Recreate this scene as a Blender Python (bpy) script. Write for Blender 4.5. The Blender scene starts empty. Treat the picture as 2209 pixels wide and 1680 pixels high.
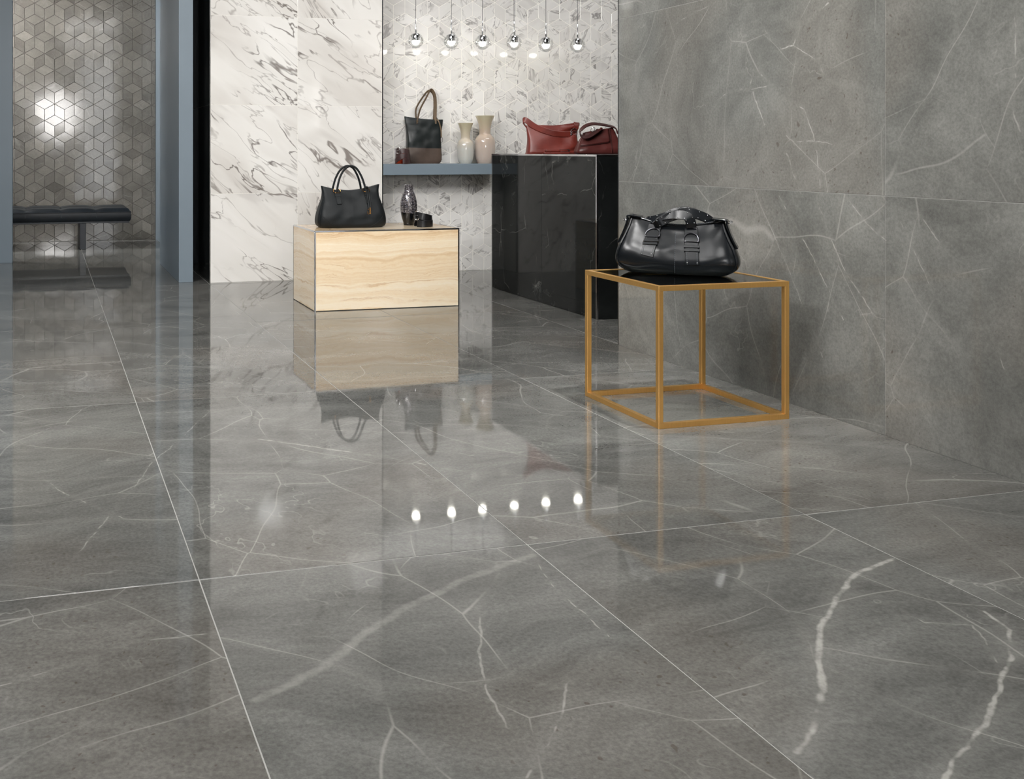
import bpy, math, random
from math import sin, cos, pi, radians, sqrt
from mathutils import Vector, Matrix, noise, Euler

random.seed(7)
S = bpy.context.scene
COL = S.collection

# ---------------------------------------------------------------- camera
H_CAM = 0.8966
cd = bpy.data.cameras.new('camera')
cam = bpy.data.objects.new('camera', cd); COL.objects.link(cam)
cam.location = (0, 0, H_CAM)
cam.rotation_euler = (radians(90), 0, -radians(14.35))
cd.sensor_fit = 'HORIZONTAL'; cd.sensor_width = 36.0
cd.lens = 36.0 * 2141.4 / 2209
cd.shift_x = (1104.5 - 646.7) / 2209
cd.shift_y = -(840 - 323.0) / 2209
cd.clip_start = 0.05
S.camera = cam

# ---------------------------------------------------------------- world, exposure, large lights
w = bpy.data.worlds.new('world'); S.world = w; w.use_nodes = True
w.node_tree.nodes['Background'].inputs[0].default_value = (0.93, 0.96, 1.0, 1)
w.node_tree.nodes['Background'].inputs[1].default_value = 4.0
vs = S.view_settings
vs.view_transform = 'Standard'; vs.look = 'None'; vs.gamma = 1.0
vs.exposure = 0.0; vs.use_curve_mapping = False
try:
    S.cycles.use_denoising = True
    S.cycles.max_bounces = 4; S.cycles.diffuse_bounces = 2; S.cycles.glossy_bounces = 3
    S.cycles.use_light_tree = False
    S.cycles.adaptive_threshold = 0.18
    S.cycles.transparent_max_bounces = 12
    S.cycles.sample_clamp_indirect = 6.0
except Exception:
    pass

def area(name, loc, size, power, color=(1, 0.99, 0.975), rot=(0, 0, 0), size_y=None, spread=180):
    l = bpy.data.lights.new(name, 'AREA'); l.energy = power; l.color = color
    l.shape = 'RECTANGLE'; l.size = size; l.size_y = size_y or size; l.spread = radians(spread)
    o = bpy.data.objects.new(name, l); COL.objects.link(o); o.location = loc; o.rotation_euler = rot
    return o
def spot(name, loc, target, power, cone=60, blend=0.6, radius=0.05, color=(1, 0.99, 0.97)):
    l = bpy.data.lights.new(name, 'SPOT'); l.energy = power; l.color = color
    l.spot_size = radians(cone); l.spot_blend = blend; l.shadow_soft_size = radius
    o = bpy.data.objects.new(name, l); COL.objects.link(o); o.location = loc
    o.rotation_euler = (Vector(target) - Vector(loc)).to_track_quat('-Z', 'Y').to_euler()
    return o
CEIL = 3.0
FILL_PANELS = [(-1.2, 0.6), (0.9, 0.6), (-1.2, 3.2), (0.9, 3.2)]  # unseen ceiling panels added as soft fill
for (x, y) in FILL_PANELS:
    area('fill_panel_light', (x, y, CEIL - 0.04), 1.1, 25)
ADDED_SPOTS = [((2.25, 3.2, 2.86), (1.45, 6.62, 0.85), 125, 66),    # added frontal fill for white slab wall and plinth
         ((0.2, 1.8, 2.86), (2.55, 3.0, 1.7), 90, 76),      # grey slab wall
         ((2.30, 2.55, 2.86), (2.15, 3.0, 0.25), 220, 36),   # gold table
         ((-0.6, 2.2, 2.86), (0.6, 5.2, 0.0), 30, 80)]      # open floor
FILL_WASH = [((-1.35, 3.6, 2.82), (2.9, 6.7, 1.15), 1.5, 0.35, 32),     # added fill for the white wall and the niche
        ((-1.35, 2.2, 2.82), (3.4, 6.7, 1.2), 1.5, 0.35, 54),
        ((3.45, 4.85, 2.82), (3.5, 6.84, 1.15), 1.7, 0.30, 13),    # added fill for the niche behind the counter
        ((-1.5, 9.15, 2.80), (0.6, 9.9, 0.9), 1.0, 0.5, 68)]       # added fill for the bench alcove
for (l, t, sx, sy, p) in FILL_WASH:  # washers are unseen lamps added to brighten the walls
    area('fill_washer_light', l, sx, p, (1, 0.99, 0.975), (Vector(t) - Vector(l)).to_track_quat('-Z', 'Y').to_euler(), sy, 130)
for i, (l, t, p, c) in enumerate(ADDED_SPOTS):  # spots stand out of view, added for light
    spot('added_spot', l, t, p, c, 0.8, 0.03)

# ---------------------------------------------------------------- node helpers
class NT:
    def __init__(s, name):
        s.m = bpy.data.materials.new(name); s.m.use_nodes = True
        s.t = s.m.node_tree; s.t.nodes.clear()
        s.out = s.t.nodes.new('ShaderNodeOutputMaterial')
    def put(s, sock, v):
        if hasattr(v, 'is_output'): s.t.links.new(v, sock)
        elif v is not None:
            try: sock.default_value = v
            except Exception:
                sock.default_value = (*v, 1)
    def n(s, typ, props=None, **inp):
        nd = s.t.nodes.new('ShaderNode' + typ)
        for k, v in (props or {}).items(): setattr(nd, k, v)
        for k, v in inp.items():
            key = int(k[1:]) if k[0] == '_' else k.replace('_', ' ')
            s.put(nd.inputs[key], v)
        return nd
    def math(s, op, a, b=0.0, c=0.0, clamp=False):
        nd = s.n('Math', {'operation': op, 'use_clamp': clamp}, _0=a, _1=b)
        if op in ('MULTIPLY_ADD', 'COMPARE', 'SMOOTH_MIN'): s.put(nd.inputs[2], c)
        return nd.outputs[0]
    def vmath(s, op, a, b=(0, 0, 0)):
        nd = s.n('VectorMath', {'operation': op}, _0=a, _1=b)
        return nd.outputs[1] if op in ('LENGTH', 'DISTANCE', 'DOT_PRODUCT') else nd.outputs[0]
    def noise(s, v, scale, detail=4, rough=0.55, dist=0.0, color=False):
        nd = s.n('TexNoise', {}, Vector=v, Scale=scale, Detail=detail, Roughness=rough, Distortion=dist)
        return nd.outputs[1 if color else 0]
    def rng(s, v, a, b, c=0.0, d=1.0, smooth=True):
        nd = s.n('MapRange', {'interpolation_type': 'SMOOTHSTEP' if smooth else 'LINEAR', 'clamp': True},
                 Value=v, From_Min=a, From_Max=b, To_Min=c, To_Max=d)
        return nd.outputs[0]
    def mix(s, f, a, b, blend='MIX'):
        nd = s.n('Mix', {'data_type': 'RGBA', 'blend_type': blend, 'clamp_factor': True})
        s.put(nd.inputs[0], f); s.put(nd.inputs[6], a); s.put(nd.inputs[7], b)
        return nd.outputs[2]
    def ramp(s, f, stops):
        nd = s.n('ValToRGB', {}, Fac=f); e = nd.color_ramp.elements
        while len(e) > 1: e.remove(e[-1])
        e[0].position = stops[0][0]; e[0].color = (*stops[0][1], 1)
        for p, c in stops[1:]:
            q = e.new(p); q.color = (*c, 1)
        return nd.outputs[0]
    def bump(s, h, strength=1.0, dist=0.001, normal=None):
        nd = s.n('Bump', {}, Strength=strength, Distance=dist, Height=h)
        if normal is not None: s.put(nd.inputs['Normal'], normal)
        return nd.outputs[0]
    def coord(s, random_offset=True):
        c = s.n('TexCoord').outputs['Object']
        if not random_offset: return c
        r = s.n('ObjectInfo').outputs['Random']
        off = s.n('CombineXYZ', {}, X=s.math('MULTIPLY', r, 37.0), Y=s.math('MULTIPLY', r, 91.0), Z=s.math('MULTIPLY', r, 13.0)).outputs[0]
        return s.vmath('ADD', c, off)
    def bsdf(s, **k):
        nd = s.n('BsdfPrincipled')
        for a, v in k.items(): s.put(nd.inputs[a.replace('_', ' ')], v)
        s.t.links.new(nd.outputs[0], s.out.inputs[0]); return nd

def plain(name, color, rough=0.5, metal=0.0, **k):
    t = NT(name); t.bsdf(Base_Color=(*color, 1), Roughness=rough, Metallic=metal, **k); return t.m

def srgb(r, g, b):
    f = lambda c: ((c / 255 + 0.055) / 1.055) ** 2.4 if c > 10 else c / 255 / 12.92
    return (f(r), f(g), f(b))

def grey_marble(name, base=(118, 116, 111), rough=0.05, wave=0.0, vein=1.0, world_veins=None, contrast=1.0, spec=0.5, tone=0.0):
    t = NT(name)
    v = t.coord()
    wc = t.noise(v, 1.3, 2, 0.6, color=True)
    v2 = t.vmath('ADD', v, t.vmath('MULTIPLY', t.vmath('SUBTRACT', wc, (0.5, 0.5, 0.5)), (0.55, 0.55, 0.55)))
    cl = t.noise(t.vmath('MULTIPLY', v2, (0.55, 1.7, 1.0)) if wave > 0 else v2, 2.5, 7, 0.72)
    b = srgb(*base)
    k = 0.36 * contrast
    lo = tuple(c * (1 - k) for c in b); hi = tuple(c * (1 + k * 1.25) for c in b)
    col = t.ramp(cl, [(0.33, lo), (0.5, b), (0.67, hi)])
    # warm cast patches
    wm = t.rng(t.noise(v, 1.7, 0), 0.52, 0.7)
    col = t.mix(t.math('MULTIPLY', wm, 0.18), col, srgb(122, 112, 102))
    # fine mottling
    fm = t.noise(v, 120, 2, 0.75)
    col = t.mix(0.5 if wave > 0 else 0.38, col, t.ramp(fm, [(0.3, (0.30, 0.30, 0.30)), (0.7, (0.72, 0.72, 0.72))]), 'OVERLAY')
    # brown and dark pits
    pm = t.math('MULTIPLY', t.rng(t.noise(v2, 60, 1, 0.6), 0.68, 0.76), wm)
    col = t.mix(t.math('MULTIPLY', pm, 0.55), col, srgb(76, 68, 58))
    # fine web of light veins
    v3 = t.vmath('ADD', v, t.vmath('MULTIPLY', wc, (0.22, 0.22, 0.22)))
    brk = t.noise(v, 3.0, 2, 0.6)
    rot = t.math('MULTIPLY', t.n('ObjectInfo').outputs['Random'], 2.2)
    v4 = t.n('Mapping', {}, Vector=v3, Rotation=t.n('CombineXYZ', {}, X=t.math('MULTIPLY', rot, 0.7), Y=0.2, Z=rot).outputs[0]).outputs[0]
    v4 = t.vmath('MULTIPLY', v4, (0.38, 1.5, 1.2))
    vo = t.n('TexVoronoi', {'feature': 'DISTANCE_TO_EDGE'}, Vector=v3, Scale=1.7, Randomness=1.0).outputs[0]
    web = t.math('MULTIPLY', t.rng(vo, 0.0, 0.0045, 1, 0), t.rng(brk, 0.46, 0.6))
    vo2 = t.math('ABSOLUTE', t.math('SUBTRACT', t.noise(v4, 2.2, 4, 0.58), 0.5))
    web2 = t.math('MULTIPLY', t.rng(vo2, 0.0, 0.006, 1, 0), t.rng(brk, 0.47, 0.32))
    # long soft veins
    rd = t.n('TexVoronoi', {'feature': 'DISTANCE_TO_EDGE'}, Vector=v4, Scale=1.9, Randomness=1.0).outputs[0]
    big = t.math('MULTIPLY', t.rng(rd, 0.0, 0.006, 1, 0), t.rng(brk, 0.60, 0.42))
    soft = t.math('MULTIPLY', t.rng(rd, 0.0, 0.05, 1, 0), 0.07)
    pale = srgb(188, 186, 180)
    col = t.mix(t.math('MULTIPLY', soft, vein), col, srgb(168, 166, 160))
    col = t.mix(t.math('MULTIPLY', web, 0.38 * vein), col, pale)
    col = t.mix(t.math('MULTIPLY', web2, 0.34 * vein), col, pale)
    col = t.mix(t.math('MULTIPLY', big, 0.42 * vein), col, pale)
    if world_veins:
        col = world_veins(t, col)
    if tone > 0:
        rr = t.math('FRACT', t.math('MULTIPLY', t.n('ObjectInfo').outputs['Random'], 61.0))
        col = t.mix(tone, col, t.ramp(rr, [(0.0, tuple(c * 0.45 for c in b)), (1.0, tuple(c * 1.65 for c in b))]))
    nrm = None
    if wave > 0:
        nrm = t.bump(t.noise(v, 3.2, 1, 0.4), 1.0, wave)
    t.bsdf(Base_Color=col, Roughness=rough, Normal=nrm, IOR=1.5, Specular_IOR_Level=spec)
    return t.m

def polyline_veins(lines, use_world=True):
    """Wandering pale veins whose course is given in metres on the slab."""
    def fn(t, col):
        P = t.n('NewGeometry').outputs['Position']
        nz = t.noise(P, 16, 2, 0.65, color=True)
        nz2 = t.noise(P, 4.0, 0, 0.5, color=True)
        W = t.vmath('ADD', P, t.vmath('MULTIPLY', t.vmath('SUBTRACT', nz, (0.5, 0.5, 0.5)), (0.018, 0.018, 0.018)))
        W = t.vmath('ADD', W, t.vmath('MULTIPLY', t.vmath('SUBTRACT', nz2, (0.5, 0.5, 0.5)), (0.022, 0.022, 0.022)))
        grain = t.rng(t.noise(P, 30, 3, 0.7), 0.30, 0.62, 0.35, 1.0)
        for pts, width, amt in lines:
            best = None
            for a, b in zip(pts[:-1], pts[1:]):
                d = tuple(q - p for p, q in zip(a, b)); L2 = sum(c * c for c in d)
                ap = t.vmath('SUBTRACT', W, a)
                h = t.math('MULTIPLY', t.vmath('DOT_PRODUCT', ap, d), 1.0 / L2, clamp=True)
                sc = t.n('VectorMath', {'operation': 'SCALE'}, _0=d); t.put(sc.inputs['Scale'], h)
                dist = t.vmath('DISTANCE', ap, sc.outputs[0])
                best = dist if best is None else t.math('MINIMUM', best, dist)
            core = t.rng(best, width * 0.2, width * 0.75, 1, 0)
            f = t.math('MULTIPLY', t.math('MULTIPLY', core, grain), amt)
            halo = t.math('MULTIPLY', t.rng(best, 0, width * 4, 1, 0), amt * 0.16)
            col = t.mix(halo, col, srgb(160, 158, 152))
            col = t.mix(f, col, srgb(186, 184, 178))
        return col
    return fn

def white_marble(name, rough=0.07, dens=1.0, scale=1.0, spin=False, dim=1.0):
    t = NT(name)
    v = t.coord()
    ang = t.math('MULTIPLY_ADD', t.n('ObjectInfo').outputs['Random'], 40.0 if spin else 0.9, -1.2)
    mp = t.n('Mapping', {}, Vector=v, Rotation=t.n('CombineXYZ', {}, X=0.0, Y=ang, Z=0.0).outputs[0]).outputs[0]
    mp = t.vmath('MULTIPLY', mp, (0.55 * scale, 1.0 * scale, 2.0 * scale))
    wc = t.noise(mp, 2.0, 2, 0.6, color=True)
    v2 = t.vmath('ADD', mp, t.vmath('MULTIPLY', t.vmath('SUBTRACT', wc, (0.5, 0.5, 0.5)), (0.5, 0.5, 0.5)))
    col = t.ramp(t.noise(v2, 1.6, 3, 0.6), [(0.3, srgb(210, 205, 199)), (0.55, srgb(229, 226, 221)), (0.75, srgb(236, 233, 229))])
    rd = t.math('ABSOLUTE', t.math('SUBTRACT', t.noise(v2, 1.25, 5, 0.58), 0.5))
    zone = t.rng(t.noise(v, 1.9 * scale, 1), 0.44, 0.62)
    big = t.math('MULTIPLY', t.rng(rd, 0.002, 0.014, 1, 0), zone)
    rd2 = t.math('ABSOLUTE', t.math('SUBTRACT', t.noise(v2, 3.0, 4, 0.5), 0.5))
    thin = t.math('MULTIPLY', t.rng(rd2, 0.0, 0.014, 1, 0), t.rng(t.noise(v, 2.6 * scale, 1), 0.42, 0.6))
    rd3 = t.math('ABSOLUTE', t.math('SUBTRACT', t.noise(t.vmath('ADD', v2, (7, 3, 5)), 2.1, 4, 0.52), 0.5))
    hair = t.math('MULTIPLY', t.rng(rd3, 0.0, 0.009, 1, 0), 0.75)
    patch = t.math('MULTIPLY', t.rng(t.noise(v2, 2.0, 3, 0.6), 0.56, 0.64), zone)
    col = t.mix(t.math('MULTIPLY', patch, 0.26 * dens), col, srgb(168, 161, 157))
    col = t.mix(t.math('MULTIPLY', big, 0.85 * dens), col, srgb(118, 109, 103))
    col = t.mix(t.math('MULTIPLY', thin, 0.9 * dens), col, srgb(104, 96, 90))
    col = t.mix(t.math('MULTIPLY', hair, 0.7 * dens), col, srgb(138, 130, 125))
    if spin:
        col = t.mix(0.34, col, t.ramp(t.math('FRACT', t.math('MULTIPLY', t.n('ObjectInfo').outputs['Random'], 57.0)), [(0.0, (0.66 * dim,) * 3), (1.0, (0.96 * dim,) * 3)]))
    t.bsdf(Base_Color=col, Roughness=rough)
    return t.m

def black_marble(name, rough=0.05):
    t = NT(name)
    v = t.coord()
    wc = t.noise(v, 1.6, 5, 0.6, color=True)
    v2 = t.vmath('ADD', v, t.vmath('MULTIPLY', t.vmath('SUBTRACT', wc, (0.5, 0.5, 0.5)), (0.6, 0.6, 0.6)))
    col = t.ramp(t.noise(v2, 2.5, 7, 0.6), [(0.3, srgb(18, 20, 20)), (0.7, srgb(36, 38, 38))])
    rd = t.math('ABSOLUTE', t.math('SUBTRACT', t.noise(v2, 1.3, 6, 0.6), 0.5))
    a = t.math('MULTIPLY', t.rng(rd, 0.0, 0.006, 1, 0), t.rng(t.noise(v, 3, 4), 0.45, 0.62))
    vb = t.vmath('ADD', v, t.vmath('MULTIPLY', wc, (0.25, 0.25, 0.25)))
    vo = t.n('TexVoronoi', {'feature': 'DISTANCE_TO_EDGE'}, Vector=vb, Scale=3.0).outputs[0]
    b = t.math('MULTIPLY', t.rng(vo, 0.0, 0.009, 1, 0), t.rng(t.noise(v, 4, 5), 0.48, 0.64))
    col = t.mix(t.math('MULTIPLY', a, 0.3), col, srgb(128, 128, 124))
    col = t.mix(t.math('MULTIPLY', b, 0.6), col, srgb(120, 120, 116))
    t.bsdf(Base_Color=col, Roughness=rough, Specular_IOR_Level=0.15)
    return t.m

def onyx(name):
    t = NT(name)
    v = t.n('TexCoord').outputs['Object']
    st = t.vmath('MULTIPLY', v, (1.5, 1.5, 5.0))
    wv = t.noise(st, 1.1, 3, 0.5)
    z = t.n('SeparateXYZ', {}, _0=v).outputs[2]
    zz = t.math('ADD', z, t.math('MULTIPLY', t.math('SUBTRACT', wv, 0.5), 0.17))
    fine = t.noise(t.vmath('MULTIPLY', v, (5, 5, 12)), 2.5, 6, 0.65)
    zz = t.math('ADD', zz, t.math('MULTIPLY', t.math('SUBTRACT', fine, 0.5), 0.03))
    band = t.n('TexNoise', {'noise_dimensions': '1D'}, W=t.math('MULTIPLY', zz, 13.0), Scale=1.0, Detail=6.0, Roughness=0.62).outputs[0]
    col = t.ramp(band, [(0.28, srgb(216, 182, 142)), (0.42, srgb(235, 209, 172)), (0.55, srgb(243, 224, 194)), (0.66, srgb(247, 233, 210)), (0.75, srgb(240, 216, 180))])
    ln = t.math('ABSOLUTE', t.math('SUBTRACT', t.n('TexNoise', {'noise_dimensions': '1D'}, W=t.math('MULTIPLY', zz, 21.0), Scale=1.0, Detail=2.0).outputs[0], 0.5))
    col = t.mix(t.math('MULTIPLY', t.rng(ln, 0.0, 0.02, 1, 0), t.math('MULTIPLY', t.rng(t.noise(v, 5, 3), 0.42, 0.6), 0.45)), col, srgb(196, 150, 100))
    mot = t.noise(t.vmath('MULTIPLY', v, (1, 1, 2)), 38, 5, 0.7)
    col = t.mix(0.28, col, t.ramp(mot, [(0.3, (0.36, 0.36, 0.36)), (0.7, (0.62, 0.62, 0.62))]), 'OVERLAY')
    t.bsdf(Base_Color=col, Roughness=0.12)
    return t.m

def leather(name, color, rough=0.38, bump=0.0006, scale=260, spec=0.5, coat=0.0):
    t = NT(name)
    v = t.n('TexCoord').outputs['Object']
    c = srgb(*color)
    n1 = t.noise(v, 9, 5, 0.6)
    col = t.ramp(n1, [(0.3, tuple(x * 0.72 for x in c)), (0.7, tuple(x * 1.25 for x in c))])
    vo = t.n('TexVoronoi', {'feature': 'F1'}, Vector=v, Scale=scale).outputs[0]
    h = t.math('ADD', t.math('MULTIPLY', vo, 0.35), t.math('MULTIPLY', t.noise(v, 28, 4, 0.6), 1.2))
    t.bsdf(Base_Color=col, Roughness=rough, Normal=t.bump(h, 0.5, bump * 2), Specular_IOR_Level=spec, Coat_Weight=coat, Coat_Roughness=0.15)
    return t.m

def painted(name, color, rough=0.42):
    t = NT(name)
    v = t.n('TexCoord').outputs['Object']
    c = srgb(*color)
    col = t.ramp(t.noise(v, 2.0, 3), [(0.3, tuple(x * 0.96 for x in c)), (0.7, tuple(x * 1.04 for x in c))])
    t.bsdf(Base_Color=col, Roughness=rough, Normal=t.bump(t.noise(v, 160, 2), 0.25, 0.0003))
    return t.m

def clear_glass(name, tint=(0.92, 0.96, 0.94), refl=1.0, ior=1.5, cap=1.0):
    t = NT(name)
    tr = t.n('BsdfTransparent', {}, Color=(*tint, 1))
    gl = t.n('BsdfGlossy', {}, Roughness=0.0, Color=(refl, refl, refl, 1))
    fr = t.math('MINIMUM', t.n('Fresnel', {}, IOR=ior).outputs[0], cap)
    mx = t.n('MixShader', {}, _0=fr, _1=tr.outputs[0], _2=gl.outputs[0])
    t.t.links.new(mx.outputs[0], t.out.inputs[0]); return t.m

def emitter(name, color, strength):
    t = NT(name); e = t.n('Emission', {}, Color=(*color, 1), Strength=strength)
    t.t.links.new(e.outputs[0], t.out.inputs[0]); return t.m

def brushed_gold(name):
    t = NT(name)
    v = t.n('TexCoord').outputs['Object']
    n1 = t.noise(t.vmath('MULTIPLY', v, (1, 1, 0.08)), 220, 3, 0.6)
    col = t.ramp(n1, [(0.3, srgb(234, 180, 104)), (0.7, srgb(242, 190, 114))])
    t.bsdf(Base_Color=col, Metallic=0.82, Roughness=0.30, Normal=t.bump(n1, 0.05, 0.0003))
    return t.m

def opal(name, top, bottom, height):
    t = NT(name)
    z = t.n('SeparateXYZ', {}, _0=t.n('TexCoord').outputs['Object']).outputs[2]
    col = t.ramp(t.math('DIVIDE', z, height), [(0.0, srgb(*bottom)), (0.35, srgb(*bottom)), (0.62, srgb(*top)), (1.0, srgb(188, 180, 152))])
    t.bsdf(Base_Color=col, Roughness=0.06, Subsurface_Weight=0.25, Subsurface_Radius=(0.03, 0.02, 0.015), Subsurface_Scale=0.3, Coat_Weight=0.6, Coat_Roughness=0.03)
    return t.m

def pearl_mosaic(name, height):
    t = NT(name)
    P = t.n('TexCoord').outputs['Object']
    s = t.n('SeparateXYZ', {}, _0=P)
    ang = t.math('ARCTAN2', s.outputs[1], s.outputs[0])
    u = t.math('MULTIPLY', ang, 34 / (2 * pi)); vv = t.math('MULTIPLY', s.outputs[2], 230.0)
    fu = t.math('FRACT', t.math('ADD', u, 50.0)); fv = t.math('FRACT', vv)
    gu = t.math('MULTIPLY', t.rng(fu, 0.20, 0.28, 0, 1), t.rng(fu, 0.74, 0.82, 1, 0))
    gv = t.math('MULTIPLY', t.rng(fv, 0.10, 0.18, 0, 1), t.rng(fv, 0.82, 0.90, 1, 0))
    cell = t.n('CombineXYZ', {}, X=t.math('FLOOR', t.math('ADD', u, 50.0)), Y=t.math('FLOOR', vv), Z=0.0).outputs[0]
    rnd = t.n('TexWhiteNoise', {'noise_dimensions': '3D'}, Vector=cell).outputs[0]
    body = t.rng(t.math('ADD', s.outputs[2], t.math('MULTIPLY', s.outputs[0], 0.12)), 0.071, 0.073)
    m = t.math('MULTIPLY', t.math('MULTIPLY', gu, gv), body)
    pearl = t.ramp(rnd, [(0.0, srgb(70, 66, 72)), (0.4, srgb(140, 132, 136)), (0.75, srgb(196, 190, 190)), (1.0, srgb(150, 150, 168))])
    col = t.mix(m, srgb(10, 12, 14), pearl)
    t.bsdf(Base_Color=col, Roughness=0.16, Metallic=t.math('MULTIPLY', m, 0.35))
    return t.m

# ---------------------------------------------------------------- mesh helpers
def link(o, parent=None):
    COL.objects.link(o)
    if parent is not None: o.parent = parent
    return o
def tag(o, label=None, cat=None, group=None, kind=None):
    if label: o['label'] = label
    if cat: o['category'] = cat
    if group: o['group'] = group
    if kind: o['kind'] = kind
    return o
def empty(name, loc=(0, 0, 0), rz=0.0, label=None, cat=None, group=None):
    o = bpy.data.objects.new(name, None); COL.objects.link(o)
    o.location = loc; o.rotation_euler = (0, 0, rz); o.empty_display_size = 0.05
    return tag(o, label, cat, group)
def mesh(name, verts, faces, mat, parent=None, smooth=False, loc=None):
    me = bpy.data.meshes.new(name); me.from_pydata([tuple(v) for v in verts], [], faces)
    me.materials.append(mat)
    if smooth:
        me.polygons.foreach_set('use_smooth', [True] * len(me.polygons))
        me.set_sharp_from_angle(angle=radians(40)) if hasattr(me, 'set_sharp_from_angle') else None
    me.update()
    o = bpy.data.objects.new(name, me); link(o, parent)
    if loc: o.location = loc
    return o
def box_data(lo, hi, bev=0.0):
    x0, y0, z0 = lo; x1, y1, z1 = hi
    if bev <= 0:
        v = [(x0, y0, z0), (x1, y0, z0), (x1, y1, z0), (x0, y1, z0), (x0, y0, z1), (x1, y0, z1), (x1, y1, z1), (x0, y1, z1)]
        return v, [(0, 3, 2, 1), (4, 5, 6, 7), (0, 1, 5, 4), (1, 2, 6, 5), (2, 3, 7, 6), (3, 0, 4, 7)]
    import bmesh
    bm = bmesh.new(); bmesh.ops.create_cube(bm, size=1)
    for q in bm.verts:
        q.co = ((x0 + x1) / 2 + q.co.x * (x1 - x0), (y0 + y1) / 2 + q.co.y * (y1 - y0), (z0 + z1) / 2 + q.co.z * (z1 - z0))
    bmesh.ops.bevel(bm, geom=list(bm.edges), offset=bev, segments=2, profile=0.5, affect='EDGES')
    bm.verts.ensure_lookup_table()
    v = [tuple(q.co) for q in bm.verts]; f = [[q.index for q in p.verts] for p in bm.faces]
    bm.free(); return v, f
def box(name, lo, hi, mat, parent=None, bev=0.0, loc=None):
    v, f = box_data(lo, hi, bev); return mesh(name, v, f, mat, parent, False, loc)
def cbox(name, c, size, mat, parent=None, bev=0.0):
    """box with its origin at its centre"""
    h = [s / 2 for s in size]
    o = box(name, [-a for a in h], h, mat, parent, bev); o.location = c; return o
def catmull(pts, n=8, closed=False):
    P = [Vector(p) for p in pts]; out = []; m = len(P)
    rng = range(m if closed else m - 1)
    for i in rng:
        p0 = P[(i - 1) % m] if closed or i > 0 else P[0] * 2 - P[1]
        p1 = P[i]; p2 = P[(i + 1) % m]
        p3 = P[(i + 2) % m] if closed or i + 2 < m else P[-1] * 2 - P[-2]
        for k in range(n):
            s = k / n
            out.append(0.5 * ((2 * p1) + (p2 - p0) * s + (2 * p0 - 5 * p1 + 4 * p2 - p3) * s * s + (3 * p1 - p0 - 3 * p2 + p3) * s ** 3))
    if not closed: out.append(P[-1].copy())
    return out
def tube_data(path, r, seg=10, closed=False):
    P = [Vector(p) for p in path]; n = len(P); V = []; F = []
    up = None
    for i, p in enumerate(P):
        a = P[(i - 1) % n] if closed or i > 0 else p; b = P[(i + 1) % n] if closed or i < n - 1 else p
        T = (b - a).normalized()
        if up is None:
            up = Vector((0, 0, 1)) if abs(T.z) < 0.9 else Vector((1, 0, 0))
        N = (up - T * up.dot(T)).normalized(); B = T.cross(N); up = N
        rr = r(i / max(1, n - 1)) if callable(r) else r
        for k in range(seg):
            t = 2 * pi * k / seg; V.append(p + (N * cos(t) + B * sin(t)) * rr)
    for i in range(n if closed else n - 1):
        j = (i + 1) % n
        for k in range(seg):
            F.append((i * seg + k, i * seg + (k + 1) % seg, j * seg + (k + 1) % seg, j * seg + k))
    if not closed:
        F.append(tuple(reversed(range(seg)))); F.append(tuple((n - 1) * seg + k for k in range(seg)))
    return V, F
def tube(name, path, r, mat, parent=None, seg=10, closed=False):
    v, f = tube_data(path, r, seg, closed); return mesh(name, v, f, mat, parent, True)
def ribbon_data(path, side, width, thick, closed=False):
    """strap: side = width direction (vector or list of vectors)"""
    P = [Vector(p) for p in path]; n = len(P); V = []; F = []
    hw, ht = width / 2, thick / 2; c = min(hw, ht) * 0.5
    prof = [(-hw, -ht + c), (-hw + c, -ht), (hw - c, -ht), (hw, -ht + c), (hw, ht - c), (hw - c, ht), (-hw + c, ht), (-hw, ht - c)]
    m = len(prof)
    for i, p in enumerate(P):
        a = P[(i - 1) % n] if closed or i > 0 else p; b = P[(i + 1) % n] if closed or i < n - 1 else p
        T = (b - a).normalized()
        s = Vector(side[i]) if isinstance(side, list) else Vector(side)
        s = (s - T * s.dot(T)).normalized(); N = T.cross(s)
        for (u, q) in prof: V.append(p + s * u + N * q)
    for i in range(n if closed else n - 1):
        j = (i + 1) % n
        for k in range(m):
            F.append((i * m + k, i * m + (k + 1) % m, j * m + (k + 1) % m, j * m + k))
    if not closed:
        F.append(tuple(reversed(range(m)))); F.append(tuple((n - 1) * m + k for k in range(m)))
    return V, F
def ribbon(name, path, side, width, thick, mat, parent=None, closed=False):
    v, f = ribbon_data(path, side, width, thick, closed); return mesh(name, v, f, mat, parent, True)
def lathe(name, prof, mat, parent=None, seg=40, cap=True):
    V = []; F = []; n = len(prof)
    for r, z in prof:
        for k in range(seg): V.append((r * cos(2 * pi * k / seg), r * sin(2 * pi * k / seg), z))
    for i in range(n - 1):
        for k in range(seg):
            F.append((i * seg + k, i * seg + (k + 1) % seg, (i + 1) * seg + (k + 1) % seg, (i + 1) * seg + k))
    if cap:
        F.append(tuple(reversed(range(seg)))); F.append(tuple((n - 1) * seg + k for k in range(seg)))
    return mesh(name, V, F, mat, parent, True)
def spline1(xs, ys):
    """monotone-ish smooth interpolation through knots"""
    n = len(xs)
    def f(x):
        if x <= xs[0]: return ys[0]
        if x >= xs[-1]: return ys[-1]
        for i in range(n - 1):
            if x <= xs[i + 1]:
                t = (x - xs[i]) / (xs[i + 1] - xs[i])
                m0 = (ys[i + 1] - ys[max(0, i - 1)]) / (xs[i + 1] - xs[max(0, i - 1)]) * (xs[i + 1] - xs[i])
                j = min(n - 1, i + 2)
                m1 = (ys[j] - ys[i]) / (xs[j] - xs[i]) * (xs[i + 1] - xs[i])
                return (2 * t**3 - 3 * t**2 + 1) * ys[i] + (t**3 - 2 * t**2 + t) * m0 + (-2 * t**3 + 3 * t**2) * ys[i + 1] + (t**3 - t**2) * m1
    return f
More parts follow.
